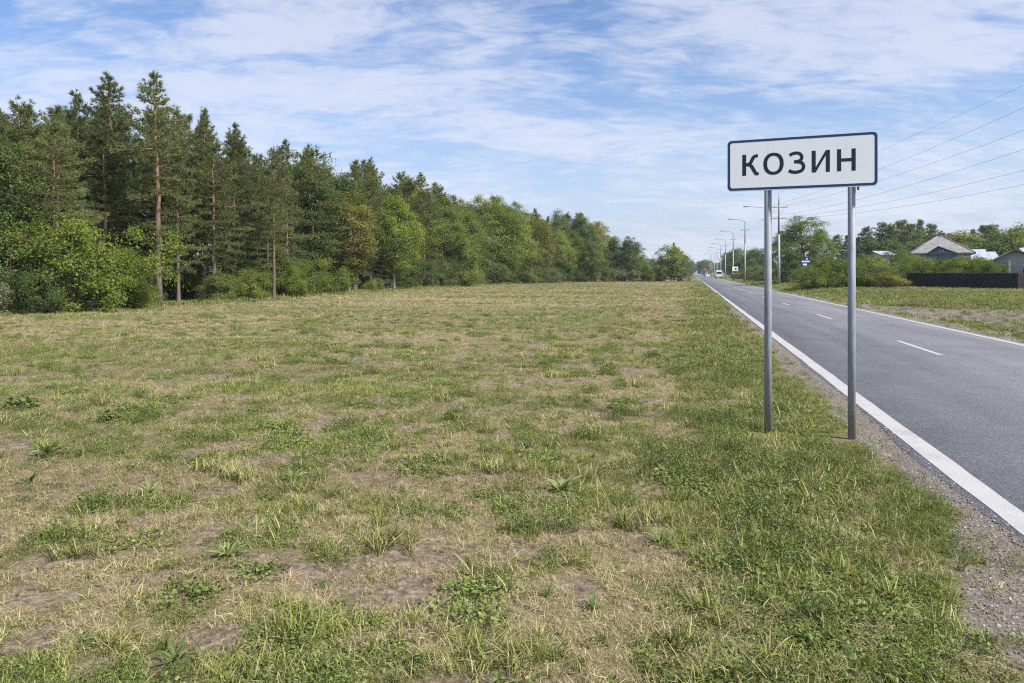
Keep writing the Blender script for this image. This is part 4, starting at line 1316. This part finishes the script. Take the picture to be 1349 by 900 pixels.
for pxx, Y, top in ((960, 330, 338), (966, 320, 332), (972, 300, 328), (978, 280, 336), (985, 260, 334), (992, 240, 330), (999, 230, 328), (1006, 225, 334), (1014, 220, 330), (970, 245, 345), (990, 215, 344)):
    plant(random.choice(['lone', 'farpine2', 'lone']), 'roadside_tree', at(pxx, Y), Y, zat(top, Y), 'leaf_dark', 'dark tree in the belt behind the line of lamp posts', 'tree', 'tree belt behind the lamp posts', random.uniform(0.95, 1.25))
for pxx, Y, top in ((988, 150, 352), (998, 140, 350), (1006, 128, 354), (1014, 130, 348), (1034, 105, 356), (972, 185, 353), (982, 170, 350)):
    plant('bush%d' % random.randrange(3), 'roadside_shrub', at(pxx, Y), Y, zat(top, Y) - 0.25, random.choice(['leaf_mid', 'leaf_grey', 'leaf_dark']), 'shrub at the foot of the tree belt behind the lamp posts', 'shrub', 'shrubs behind the lamp posts', 1.2, parts=('stems', 'foliage'))
# trees around the houses
plant('tree1', 'broadleaf_tree', at(1057, 100), 100, zat(285, 100) - 0.25, 'leaf_dark', 'big broad tree rising behind the blue and white sign', 'tree', wide=1.3)
plant('tree3', 'broadleaf_tree', at(1082, 104), 104, zat(306, 104), 'leaf_mid', 'smaller tree leaning on the big broad tree, on the side of the houses', 'tree', wide=0.9)
plant('tree0', 'broadleaf_tree', at(1035, 112), 112, zat(305, 112), 'leaf_dark', 'smaller tree leaning on the big broad tree, on the side of the road', 'tree', wide=1.0)
for pxx, top in ((1104, 307), (1116, 308), (1128, 312), (1143, 296), (1161, 290), (1176, 292), (1187, 287), (1199, 292), (1211, 287), (1227, 292), (1240, 304)):
    Y = random.uniform(138, 160)
    plant('farpine%d' % random.randrange(3), 'village_pine', at(pxx, Y), Y, zat(top, Y) - 0.26, 'pine', 'pine in the belt behind the grey roofed house', 'pine tree', 'pines behind the grey roofed house', random.uniform(1.15, 1.45))
for pxx, top in ((1150, 318), (1172, 316), (1205, 318), (1225, 322)):
    plant('lone', 'village_tree', at(pxx, 128), 128, zat(top, 128) - 0.26, 'leaf_dark', 'dark broadleaf tree in front of the pine belt', 'tree', 'broadleaf trees before the pine belt', 1.1)
for pxx, top, v in ((1258, 308, 'lone'), (1270, 305, 'lone'), (1283, 300, 'farpine0'), (1296, 294, 'farpine2'), (1309, 293, 'farpine1'), (1324, 302, 'lone'), (1336, 299, 'farpine2'), (1350, 296, 'lone'), (1368, 292, 'farpine2'), (1390, 290, 'lone'), (1425, 295, 'lone'), (1450, 290, 'farpine1'), (1490, 296, 'lone'), (1530, 292, 'farpine2'), (1580, 296, 'lone')):
    Y = random.uniform(125, 145)
    plant(v, 'village_tree', at(pxx, Y), Y, zat(top, Y) - 0.26, 'leaf_mid' if v == 'lone' else 'pine', 'tree standing behind the pale metal roofed shed', 'tree', 'trees behind the pale metal roofed shed', random.uniform(1.05, 1.35))
# roadside bushes and the shrubs over the fence
for pxx, Y, top, v, mt, wd, lab in ((1066, 68, 350, 0, 'leaf_mid', 1.25, 'dense bush before the blue and white sign'),
        (1087, 69, 341, 1, 'leaf_mid', 1.15, 'dense bush next to the one before the blue and white sign'),
        (1108, 69.5, 340, 0, 'leaf_dark', 1.1, 'dense bush in the middle of the roadside clump'),
        (1146, 70, 337, 2, 'leaf_mid', 1.3, 'tall bush beside the low olive bush'),
        (1168, 67.5, 356, 1, 'leaf_olive', 1.3, 'low olive bush at the end of the dark fence'),
        (1178, 73, 345, 0, 'leaf_mid', 1.0, 'bush leaning over the far end of the dark fence'),
        (1128, 74, 340, 0, 'leaf_dark', 1.2, 'dark bush filling the gap in the roadside clump')):
    z = gz1(at(pxx, Y), Y)
    plant('bush%d' % v, 'roadside_bush', at(pxx, Y), Y, zat(top, Y) - z, mt, lab, 'bush', None, wd, parts=('stems', 'foliage'))
for pxx, Y, top in ((1180, 82, 330), (1192, 79, 340), (1204, 78, 336), (1216, 76, 342), (1228, 75, 340), (1241, 74, 339), (1253, 73, 342), (1265, 71, 338), (1277, 70, 340), (1288, 69, 337), (1300, 67, 342), (1309, 66, 345)):
    z = gz1(at(pxx, Y), Y)
    mt = random.choice(['leaf_mid', 'leaf_mid', 'leaf_dark', 'leaf_bright'])
    plant('bush%d' % random.randrange(3), 'garden_shrub', at(pxx, Y), Y, zat(top, Y) - z, mt, {'leaf_mid': 'fresh green', 'leaf_bright': 'yellowish bright green', 'leaf_dark': 'dark green'}[mt] + ' garden shrub looking over the top of the dark fence', 'shrub', 'garden shrubs behind the dark fence', random.uniform(0.8, 1.05), parts=('stems', 'foliage'))

# ------------------------------------------------------------------ grass and weeds
def grassmat(name, g_lo, g_hi, s_lo, s_hi, trans=0.3):
    m = bpy.data.materials.new(name)
    m.use_nodes = True
    nt = m.node_tree
    nt.nodes.clear()
    a = N(nt, 'ShaderNodeAttribute', attribute_name='v')
    d = N(nt, 'ShaderNodeAttribute', attribute_name='dry', attribute_type='INSTANCER')
    t = N(nt, 'ShaderNodeAttribute', attribute_name='tone', attribute_type='INSTANCER')
    f = math_(nt, 'ADD', math_(nt, 'MULTIPLY', a.outputs['Fac'], 0.6), math_(nt, 'MULTIPLY', t.outputs['Fac'], 0.4), True)
    gc = ramp(nt, f, [(0.1, g_lo), (0.9, g_hi)])
    sc = ramp(nt, f, [(0.05, (s_lo[0] * 1.05, s_lo[1] * 0.9, s_lo[2] * 0.95)), (0.5, tuple((p + q) / 2 for p, q in zip(s_lo, s_hi))), (0.95, s_hi)])
    df = rmap(nt, math_(nt, 'ADD', d.outputs['Fac'], math_(nt, 'MULTIPLY', math_(nt, 'SUBTRACT', a.outputs['Fac'], 0.5), 0.5)), 0.25, 0.75)
    c = mixc(nt, df, gc, sc)
    di = N(nt, 'ShaderNodeBsdfDiffuse'); nt.links.new(c, di.inputs[0])
    tr = N(nt, 'ShaderNodeBsdfTranslucent'); nt.links.new(c, tr.inputs[0])
    mx = N(nt, 'ShaderNodeMixShader'); mx.inputs[0].default_value = trans
    nt.links.new(di.outputs[0], mx.inputs[1]); nt.links.new(tr.outputs[0], mx.inputs[2])
    gl = N(nt, 'ShaderNodeBsdfGlossy'); gl.inputs['Roughness'].default_value = 0.45
    mg = N(nt, 'ShaderNodeMixShader'); mg.inputs[0].default_value = 0.02
    nt.links.new(mx.outputs[0], mg.inputs[1]); nt.links.new(gl.outputs[0], mg.inputs[2])
    o = N(nt, 'ShaderNodeOutputMaterial'); nt.links.new(mg.outputs[0], o.inputs[0])
    return m
M['grass'] = grassmat('grass_blades', (0.085, 0.108, 0.020), (0.330, 0.355, 0.090), (0.120, 0.088, 0.050), (0.76, 0.645, 0.37))
M['weed'] = grassmat('weed_leaves', (0.065, 0.098, 0.020), (0.245, 0.305, 0.080), (0.17, 0.16, 0.06), (0.40, 0.34, 0.16))

def blades(seed, n, rad, hmin, hmax, wmin, wmax, bend, flat=0.0):
    rg = np.random.default_rng(seed)
    p = rg.normal(0, rad * 0.5, (n, 2))
    a = rg.uniform(0, 6.283, n)
    h = rg.uniform(hmin, hmax, n)
    w = rg.uniform(wmin, wmax, n)
    out = np.stack([np.cos(a), np.sin(a)], 1)
    tilt = np.clip(rg.normal(bend, 0.25, n), 0.02, 1.5)
    if flat: tilt = np.where(rg.random(n) < flat, rg.uniform(1.35, 1.56, n), tilt)
    V, F_, vv = [], [], []
    ts = [0, 0.4, 0.75, 1.0]
    sdx = np.stack([-out[:, 1], out[:, 0]], 1)
    tw = rg.uniform(-0.5, 0.5, n)
    rows = []
    x = np.zeros(n); z = np.zeros(n)
    pt = 0
    for k, t in enumerate(ts):
        if k:
            ang = np.minimum(tilt * (0.35 + 1.1 * t), 1.62)
            ds = (t - pt) * h
            x = x + np.sin(ang) * ds; z = z + np.cos(ang) * ds
        pt = t
        c = np.stack([p[:, 0] + out[:, 0] * x, p[:, 1] + out[:, 1] * x, np.maximum(z, 0.002) + 0.028 * (flat > 0.5) * rg.random(n)], 1)
        rows.append((c, w * (1 - t ** 2.2) + 0.0004))
    n_r = len(ts)
    VV = np.zeros((n, n_r * 2, 3))
    for k, (c, ww) in enumerate(rows):
        s = np.zeros((n, 3)); s[:, :2] = sdx * ww[:, None] * 0.5
        s[:, 2] = ww * 0.5 * tw
        VV[:, 2 * k] = c - s; VV[:, 2 * k + 1] = c + s
    fl_ = []
    for k in range(n_r - 1):
        fl_.append([2 * k, 2 * k + 1, 2 * k + 3, 2 * k + 2])
    fl_ = np.array(fl_)
    F_ = (np.arange(n)[:, None, None] * (n_r * 2) + fl_[None]).reshape(-1, 4)
    vv = np.repeat(rg.uniform(0, 1, n), n_r * 2)
    return mesh_np('tuft', VV.reshape(-1, 3), F_, vv)

def leaflets(seed, n, rad, zmin, zmax, smin, smax, up=0.8, elong=1.0):
    rg = np.random.default_rng(seed)
    r = rad * np.sqrt(rg.random(n)); a = rg.uniform(0, 6.283, n)
    z = rg.uniform(zmin, zmax, n) * (1 - 0.5 * (r / rad) ** 2)
    c = np.stack([r * np.cos(a), r * np.sin(a), z], 1)
    nrm = unit(rg.normal(0, 0.5, (n, 3)) + np.array([[0, 0, up]]))
    l = rg.uniform(smin, smax, n)
    ax = unit(np.cross(nrm, rg.normal(size=(n, 3)))); sdv = np.cross(nrm, ax)
    w = l * rg.uniform(0.55, 0.85, n) / elong
    ring = [(-0.5, 0), (-0.2, 0.42), (0.2, 0.45), (0.5, 0.0), (0.2, -0.45), (-0.2, -0.42)]
    V = np.stack([c + ax * (l * i)[:, None] + sdv * (w * j)[:, None] - nrm * (l * 0.25 * abs(j))[:, None] for i, j in ring], 1)
    V6 = V.reshape(-1, 3)
    b_ = np.arange(n)[:, None] * 6
    F_ = np.concatenate([b_ + np.array([[0, 1, 2, 3]]), b_ + np.array([[0, 3, 4, 5]])])
    return mesh_np('weed', V6, F_, np.repeat(rg.uniform(0, 1, n), 6))

PCOL = bpy.data.collections.new('grass_tufts')
protos = []
def proto(me, mt):
    me.materials.append(M[mt])
    o = bpy.data.objects.new('p%02d_tuft' % len(protos), me)
    PCOL.objects.link(o)
    protos.append(o)
    return len(protos) - 1
P_green = [proto(blades(10 + k, 15, 0.035, 0.04, [0.10, 0.13, 0.16, 0.12][k], 0.0025, 0.0055, [0.45, 0.7, 0.85, 1.05][k], [0.0, 0.15, 0.25, 0.35][k]), 'grass') for k in range(4)]
P_straw = [proto(blades(30 + k, 17, 0.07, 0.04, 0.15, 0.0018, 0.0042, 0.9, 0.75), 'grass') for k in range(4)]
P_wide = [proto(blades(40 + k, 10, 0.03, 0.08, 0.20, 0.006, 0.011, 0.7), 'grass') for k in range(2)]
P_clov = [proto(leaflets(50 + k, 30, 0.085, 0.008, 0.055, 0.012, 0.026, 0.9), 'weed') for k in range(3)]
P_feath = [proto(leaflets(60 + k, 60, 0.085, 0.01, 0.13, 0.008, 0.024, 0.3, 2.0), 'weed') for k in range(2)]
P_far = [proto(blades(70 + k, 26, 0.16, 0.05, 0.17, 0.006, 0.014, 0.55), 'grass') for k in range(3)]
P_farw = [proto(leaflets(80 + k, 40, 0.16, 0.01, 0.14, 0.03, 0.06, 0.5), 'weed') for k in range(2)]
P_stem = [proto(blades(90 + k, 5, 0.05, 0.15, 0.34, 0.0018, 0.003, 0.22), 'grass') for k in range(2)]

def scatter(name, pts, pid, rot, scl, dry, tone, label, cat):
    n = len(pts)
    me = bpy.data.meshes.new(name)
    me.vertices.add(n)
    me.vertices.foreach_set('co', np.asarray(pts, np.float32).ravel())
    def att(nm, ty, key, arr, dt):
        a = me.attributes.new(nm, ty, 'POINT'); a.data.foreach_set(key, np.ascontiguousarray(arr, dt).ravel())
    att('pid', 'INT', 'value', pid, np.int32)
    att('rot', 'FLOAT_VECTOR', 'vector', rot, np.float32)
    att('scl', 'FLOAT', 'value', scl, np.float32)
    att('dry', 'FLOAT', 'value', dry, np.float32)
    att('tone', 'FLOAT', 'value', tone, np.float32)
    o = link(name, me)
    ng = bpy.data.node_groups.get('scatter_tufts')
    if ng is None:
        ng = bpy.data.node_groups.new('scatter_tufts', 'GeometryNodeTree')
        ng.interface.new_socket('Geometry', in_out='INPUT', socket_type='NodeSocketGeometry')
        ng.interface.new_socket('Geometry', in_out='OUTPUT', socket_type='NodeSocketGeometry')
        gi = ng.nodes.new('NodeGroupInput'); go = ng.nodes.new('NodeGroupOutput')
        mp_ = ng.nodes.new('GeometryNodeMeshToPoints')
        ip = ng.nodes.new('GeometryNodeInstanceOnPoints')
        ci = ng.nodes.new('GeometryNodeCollectionInfo')
        ci.inputs['Collection'].default_value = PCOL
        ci.inputs['Separate Children'].default_value = True
        ci.inputs['Reset Children'].default_value = True
        def na(nm, ty):
            q = ng.nodes.new('GeometryNodeInputNamedAttribute'); q.data_type = ty
            q.inputs['Name'].default_value = nm
            return q.outputs['Attribute']
        L = ng.links.new
        L(gi.outputs[0], mp_.inputs['Mesh']); L(mp_.outputs[0], ip.inputs['Points'])
        L(ci.outputs[0], ip.inputs['Instance'])
        ip.inputs['Pick Instance'].default_value = True
        L(na('pid', 'INT'), ip.inputs['Instance Index'])
        L(na('rot', 'FLOAT_VECTOR'), ip.inputs['Rotation'])
        L(na('scl', 'FLOAT'), ip.inputs['Scale'])
        L(ip.outputs[0], go.inputs[0])
    md = o.modifiers.new('tufts', 'NODES'); md.node_group = ng
    return tag(o, label, cat, kind='stuff')

rg = np.random.default_rng(77)
def sample(y0, y1, dens, ylo_clip=None):
    """points over the visible wedge, dens(Y) per square metre"""
    ys = np.geomspace(y0, y1, 60)
    P = []
    for a, b_ in zip(ys[:-1], ys[1:]):
        ym = (a + b_) / 2
        xl, xr = -0.82 * ym - 1.5, 0.98 * ym + 1.5
        n = rg.poisson(dens(ym) * (b_ - a) * (xr - xl))
        P.append(np.stack([rg.uniform(xl, xr, n), rg.uniform(a, b_, n)], 1))
    return np.concatenate(P)
def inwood(x, y):
    ex = np.interp(y, EP[:, 1], EP[:, 0])
    return (x < ex - 1.2) | (y > 156)
def lay(P, first):
    x, y = P[:, 0], P[:, 1]
    u, green, verge, rverge, bare, patch, fine_ = fields(x, y)
    gm = gravel_mask(x, y)
    keep = ((u < -0.18) | (u > 5.75)) & ~inwood(x, y)
    keep &= (rg.random(len(x)) > np.where(gm > 0.35, np.where(fine_ > 0.58, 0.62, 0.93), gm * 0.9))
    # bare soil between the plants on the field
    keep &= rg.random(len(x)) > np.maximum(bare * 0.66, sstep(0.44, 0.34, green) * 0.30)
    P = P[keep]
    return P, [q[keep] for q in (u, green, verge, rverge, bare, patch, fine_)]

def assemble(P, fl_, far):
    u, green, verge, rverge, bare, patch, fine_ = fl_
    n = len(P)
    x, y = P[:, 0], P[:, 1]
    r = rg.random(n)
    gsel = green + rg.normal(0, 0.085, n)
    dry = np.clip(0.98 - sstep(0.40, 0.62, gsel) * 1.0 + rg.normal(0, 0.12, n), 0, 1)
    pid = np.zeros(n, int)
    isgreen = gsel > 0.5
    ch = lambda L: np.array(L)[rg.integers(0, len(L), n)]
    weedp = fbm(x, y, 1.3, 3, 21)
    pid = np.where(isgreen, ch(P_green), ch(P_straw))
    pid = np.where(~isgreen & (r < 0.15), ch(P_green), pid)
    pid = np.where(isgreen & (r > 0.60) & (r < 0.80), ch(P_straw), pid)
    dry = np.where(isgreen & (r > 0.60) & (r < 0.74), np.maximum(dry, 0.8), dry)
    pid = np.where(isgreen & (weedp > 0.56 - 0.08 * verge) & (r < 0.6), ch(P_clov), pid)
    pid = np.where(isgreen & (weedp < 0.42) & (r < 0.5), ch(P_feath), pid)
    pid = np.where(isgreen & (r > 0.955), ch(P_wide), pid)
    pid = np.where((r > 0.9) & (r < 0.912), ch(P_stem), pid)
    scl = rg.uniform(0.6, 1.25, n) * (1 + 0.35 * verge + 0.35 * rverge)
    if far:
        weed = isgreen & (weedp > 0.52) & (r < 0.5)
        pid = np.where(weed, ch(P_farw), ch(P_far))
        scl = rg.uniform(0.5, 1.05, n) * np.clip(y / 26.0, 0.7, 2.6) ** 0.6 * (0.62 + 0.45 * verge + 0.5 * rverge)
        dist = x - np.interp(y, EP[:, 1], EP[:, 0])
        fr = sstep(2.6, 0.4, dist) * (u < 0) * (y < 150)
        scl = scl * (1 + 2.2 * fr * rg.random(n)); dry = dry * (1 - 0.75 * fr)
    else:
        scl = scl * (0.50 + 0.30 * sstep(0.45, 0.68, gsel)) * (1 - 0.35 * sstep(-1.3, -0.5, u) * (u < 3)) * (1 - 0.35 * bare)
    # the clover mat in the verge
    clo = (np.exp(-(((x - 1.55) / 0.62) ** 2) - ((y - 3.5) / 0.75) ** 2) > 0.36 + 1.3 * (patch - 0.5)) & (not far)
    pid = np.where(clo & (r < 0.52), ch(P_clov), pid)
    dry = np.where(clo & (r < 0.7), dry * 0.3, dry)
    tl = 0.22 if not far else 0.12
    # trodden ground round the sign posts
    dp = np.minimum(np.hypot(x - 2.75, y - 7.93), np.hypot(x - 3.5, y - 7.62))
    scl = scl * (0.35 + 0.65 * sstep(0.10, 0.55, dp))
    rot = np.stack([rg.normal(0, tl, n), rg.normal(0, tl, n), rg.uniform(0, 6.283, n)], 1)
    streak = fbm(x * 0.10, y * (1.0 if not far else 0.55), 2.2, 4, 33)
    tone = np.clip(rg.normal(0.5, 0.32, n) - 0.35 * bare + (patch - 0.5) * 0.5 + (streak - 0.5) * 1.5, 0, 1)
    z = gz(x, y) - 0.004
    return np.stack([x, y, z], 1), pid, rot, scl, dry, tone

PN, fn = lay(sample(1.8, 26.0, lambda Y: 1150 * min(1, (5.0 / Y) ** 1.35) * (1 - 0.9 * max(0, (Y - 15) / 11))), True)
scatter('meadow_grass', *assemble(PN, fn, False), 'short dry and green grass of the mown field and the road verge', 'grass')
# small separate clumps: leafy weeds and yellow-green grass tussocks dotted over the field
CC = sample(2.2, 30.0, lambda Y: 2.6 * min(1, (7.0 / Y) ** 0.7))
uc = lat(CC[:, 0], CC[:, 1])
CC = CC[((uc < -0.9) | (uc > 8.5)) & ~inwood(CC[:, 0], CC[:, 1])]
pp, pi_, ps, pd, pt_ = [], [], [], [], []
for c in CC:
    kd = rg.choice(4, p=[0.34, 0.26, 0.25, 0.15])
    r0 = rg.uniform(0.05, 0.17) * (1.25 if kd == 1 else 1.0)
    n = int(rg.uniform(7, 15) * (r0 / 0.1) ** 1.5 + 4)
    pp.append(c + np.clip(rg.normal(0, 0.5, (n, 2)), -1.1, 1.1) * r0 * [1.3, 1.0])
    src = [P_feath, P_clov, P_green, P_wide][kd]
    pi_.append(np.array(src)[rg.integers(0, len(src), n)])
    ps.append(rg.uniform(0.7, 1.2, n) * (0.75 + r0 * 2.5) * (0.8 if kd == 3 else 1.0))
    pd.append(np.clip(rg.normal([0.12, 0.1, 0.25, 0.3][kd], 0.1, n), 0, 1))
    pt_.append(np.clip(rg.uniform(0.15, 0.95) + rg.normal(0, 0.12, n), 0, 1))
pp = np.concatenate(pp); n = len(pp)
scatter('weed_patches', np.column_stack([pp, gz(pp[:, 0], pp[:, 1]) - 0.004]), np.concatenate(pi_), np.stack([rg.normal(0, 0.2, n), rg.normal(0, 0.2, n), rg.uniform(0, 6.28, n)], 1),
        np.concatenate(ps), np.concatenate(pd), np.concatenate(pt_), 'small green weeds and tussocks dotted over the mown field', 'weeds')
PF, ff = lay(sample(13.0, 165.0, lambda Y: 70 * min(1, (16.0 / Y) ** 1.35) * min(1, (Y - 12.5) / 9)), True)
scatter('far_meadow_grass', *assemble(PF, ff, True), 'distant yellowish grass of the mown field', 'grass')

# stones of the gravel edge
def stone_mesh(seed):
    rg_ = np.random.default_rng(seed)
    bm = bmesh.new()
    bmesh.ops.create_icosphere(bm, subdivisions=1, radius=0.5)
    sc_ = rg_.uniform(0.6, 1.2, 3); sc_[2] *= 0.6
    for v_ in bm.verts:
        v_.co = Vector(v_.co * (1 + rg_.normal(0, 0.12))); v_.co.x *= sc_[0]; v_.co.y *= sc_[1]; v_.co.z *= sc_[2]
    me = bpy.data.meshes.new('stone'); bm.to_mesh(me); bm.free()
    a = me.attributes.new('v', 'FLOAT', 'POINT'); a.data.foreach_set('value', np.full(len(me.vertices), rg_.random(), np.float32))
    return me
m, nt, b = mat('gravel_pebbles'); M['pebble'] = m
t_ = N(nt, 'ShaderNodeAttribute', attribute_name='tone', attribute_type='INSTANCER')
c = ramp(nt, t_.outputs['Fac'], [(0.0, (0.09, 0.078, 0.066)), (0.6, (0.20, 0.175, 0.15)), (1.0, (0.44, 0.40, 0.36))])
nt.links.new(c, b.inputs['Base Color']); b.inputs['Roughness'].default_value = 0.9
P_stone = [proto(stone_mesh(300 + k), 'pebble') for k in range(4)]
S = sample(1.8, 26.0, lambda Y: 2600 * min(1, (4.5 / Y) ** 1.5))
gm = gravel_mask(S[:, 0], S[:, 1]); us = lat(S[:, 0], S[:, 1])
S = S[(gm > 0.3) & ((us < 0.0) | (us > 5.62)) & (rg.random(len(S)) < gm)]
n = len(S)
scatter('roadside_gravel', np.column_stack([S, np.maximum(gz(S[:, 0], S[:, 1]) + 0.002, np.where(lat(S[:, 0], S[:, 1]) > -0.10, 0.012, -9))]), np.array(P_stone)[rg.integers(0, 4, n)],
        rg.uniform(0, 6.28, (n, 3)) * [0.1, 0.1, 1], 0.005 + 0.020 * rg.random(n) ** 3.0, np.zeros(n), rg.random(n), 'loose grey gravel along the asphalt edge', 'gravel')

# ------------------------------------------------------------------ single weeds that stand out on the field
def leaf_strap(seed, L, W, droop):
    rg_ = np.random.default_rng(seed)
    n = 7
    t = np.linspace(0, 1, n)
    ang = 0.62 + (droop + 0.35) * t
    x = np.concatenate([[0], np.cumsum(np.sin((ang[1:] + ang[:-1]) / 2) * np.diff(t))]) * L
    z = np.concatenate([[0], np.cumsum(np.cos((ang[1:] + ang[:-1]) / 2) * np.diff(t))]) * L
    w = W * np.sin(np.pi * np.clip(t * 0.85 + 0.12, 0, 1)) ** 0.8 * (1 - t ** 4)
    V = np.zeros((n, 3, 3))
    V[:, 0] = np.stack([x, -w / 2, z + w * 0.18], 1); V[:, 1] = np.stack([x, w * 0, z], 1); V[:, 2] = np.stack([x, w / 2, z + w * 0.18], 1)
    F_ = []
    for k in range(n - 1):
        for j in range(2):
            F_.append([3 * k + j, 3 * k + j + 1, 3 * k + 4 + j, 3 * k + 3 + j])
    me = mesh_np('leaf', V.reshape(-1, 3), F_, np.full(n * 3, rg_.random()), True)
    return me
M['rosette'] = leafmat('pale_rosette_leaves', (0.14, 0.18, 0.055), (0.30, 0.35, 0.13), None, 0.35)
M['rosette_g'] = leafmat('green_rosette_leaves', (0.07, 0.115, 0.03), (0.17, 0.23, 0.07), None, 0.35)
straps = [leaf_strap(400 + k, 1.0, [0.12, 0.15, 0.10][k], [0.75, 0.9, 0.6][k]) for k in range(3)]
def rosette(pxx, pyy, size, mt, label, group, n=19):
    Y = F * CH / (pyy - HOR); X = at(pxx, Y)
    o = empty('rosette_weed', (X, Y, gz1(X, Y) - 0.005), label, 'weed', group)
    for k in range(n):
        me = straps[k % 3]
        c = link('leaf', me, M[mt], o)
        c.material_slots[0].link = 'OBJECT'; c.material_slots[0].material = M[mt]
        s = size * random.uniform(0.65, 1.1)
        c.scale = (s, s * random.uniform(0.8, 1.2), s)
        c.rotation_euler = (random.uniform(-0.35, 0.35), random.uniform(-0.55, 0.3), 6.283 * k / n + random.uniform(-0.25, 0.25))
for pxx, pyy, s in ((62, 603, 0.26), (385, 634, 0.22), (738, 652, 0.23), (300, 742, 0.16), (195, 655, 0.20), (870, 722, 0.17)):
    rosette(pxx, pyy, s, 'rosette', 'pale yellow green rosette of long strap leaves on the mown field', 'pale rosettes on the field')
for pxx, pyy, s in ((780, 808, 0.11), (232, 872, 0.13), (720, 790, 0.10), (40, 640, 0.16)):
    rosette(pxx, pyy, s, 'rosette_g', 'fresh green rosette of broad leaves low in the grass', 'green rosettes in the grass', 13)
def clump(seed, n, smin, smax, up, elong):
    # several overlapping lobes so that the outline is uneven
    rg_ = np.random.default_rng(seed)
    me_ = leaflets(seed, n, 0.5, 0.0, 0.6, smin, smax, up, elong)
    co = np.zeros(len(me_.vertices) * 3, np.float32); me_.vertices.foreach_get('co', co)
    co = co.reshape(-1, 6, 3)
    c = co.mean(1, keepdims=True)
    lobes = rg_.uniform(-0.2, 0.2, (5, 2)); rad = rg_.uniform(0.14, 0.26, 5)
    L = rg_.integers(0, 5, len(co))
    new = np.zeros_like(c)
    new[:, 0, :2] = lobes[L] + np.clip(rg_.normal(0, 1, (len(co), 2)), -1.3, 1.3) * rad[L][:, None] * 0.6
    d = np.hypot(*(new[:, 0, :2] - lobes[L]).T) / rad[L]
    new[:, 0, 2] = rg_.uniform(0.0, 1.0, len(co)) * rad[L] * 2.0 * np.clip(1.1 - 0.5 * d, 0.1, 1) + 0.02
    me_.vertices.foreach_set('co', (co - c + new).ravel()); me_.update()
    return me_
FEA = [clump(500 + k, 520, 0.04, 0.10, 0.35, 2.6) for k in range(3)]
LEA = [clump(510 + k, 340, 0.07, 0.14, 0.6, 1.3) for k in range(3)]
M['feather'] = leafmat('feathery_weed_leaves', (0.085, 0.115, 0.035), (0.20, 0.24, 0.085), None, 0.35)
for k, (pxx, pyy, s) in enumerate(((430, 776, 0.26), (545, 880, 0.24), (484, 735, 0.2), (598, 556, 0.4), (645, 600, 0.45), (150, 556, 0.55), (195, 548, 0.45), (28, 540, 0.7), (560, 572, 0.45), (690, 590, 0.35), (990, 560, 0.4), (960, 548, 0.45), (55, 880, 0.3), (120, 850, 0.25), (330, 520, 0.5), (440, 480, 0.6), (860, 470, 0.6), (800, 490, 0.6))):
    Y = F * CH / (pyy - HOR); X = at(pxx, Y)
    me = FEA[k % 3] if k % 2 == 0 else LEA[k % 3]
    o = link('weed_clump', me, M['feather'], None, (X, Y, gz1(X, Y) - 0.01), random.uniform(0, 6.28))
    s *= 0.8
    o.scale = (s, s * 0.9, s * random.uniform(0.55, 0.8))
    feathery = k % 2 == 0
    tag(o, 'dense dark green clump of feathery weed standing out of the dry grass' if feathery else 'dark green clump of broad leafed weed standing out of the dry grass', 'weed', 'dark weed clumps on the field')

# ------------------------------------------------------------------ air
hz_box = MB().box((150, 650, 10.0), (1500, 1500, 24.0)).mesh('haze')
mh = bpy.data.materials.new('air_haze'); mh.use_nodes = True
mh.node_tree.nodes.clear()
pv = mh.node_tree.nodes.new('ShaderNodeVolumePrincipled')
pv.inputs['Color'].default_value = (0.80, 0.88, 1.0, 1)
pv.inputs['Density'].default_value = 0.00024
pv.inputs['Anisotropy'].default_value = 0.2
mo = mh.node_tree.nodes.new('ShaderNodeOutputMaterial')
mh.node_tree.links.new(pv.outputs[0], mo.inputs['Volume'])
hzo = link('haze', hz_box, mh)
tag(hzo, kind='stuff')
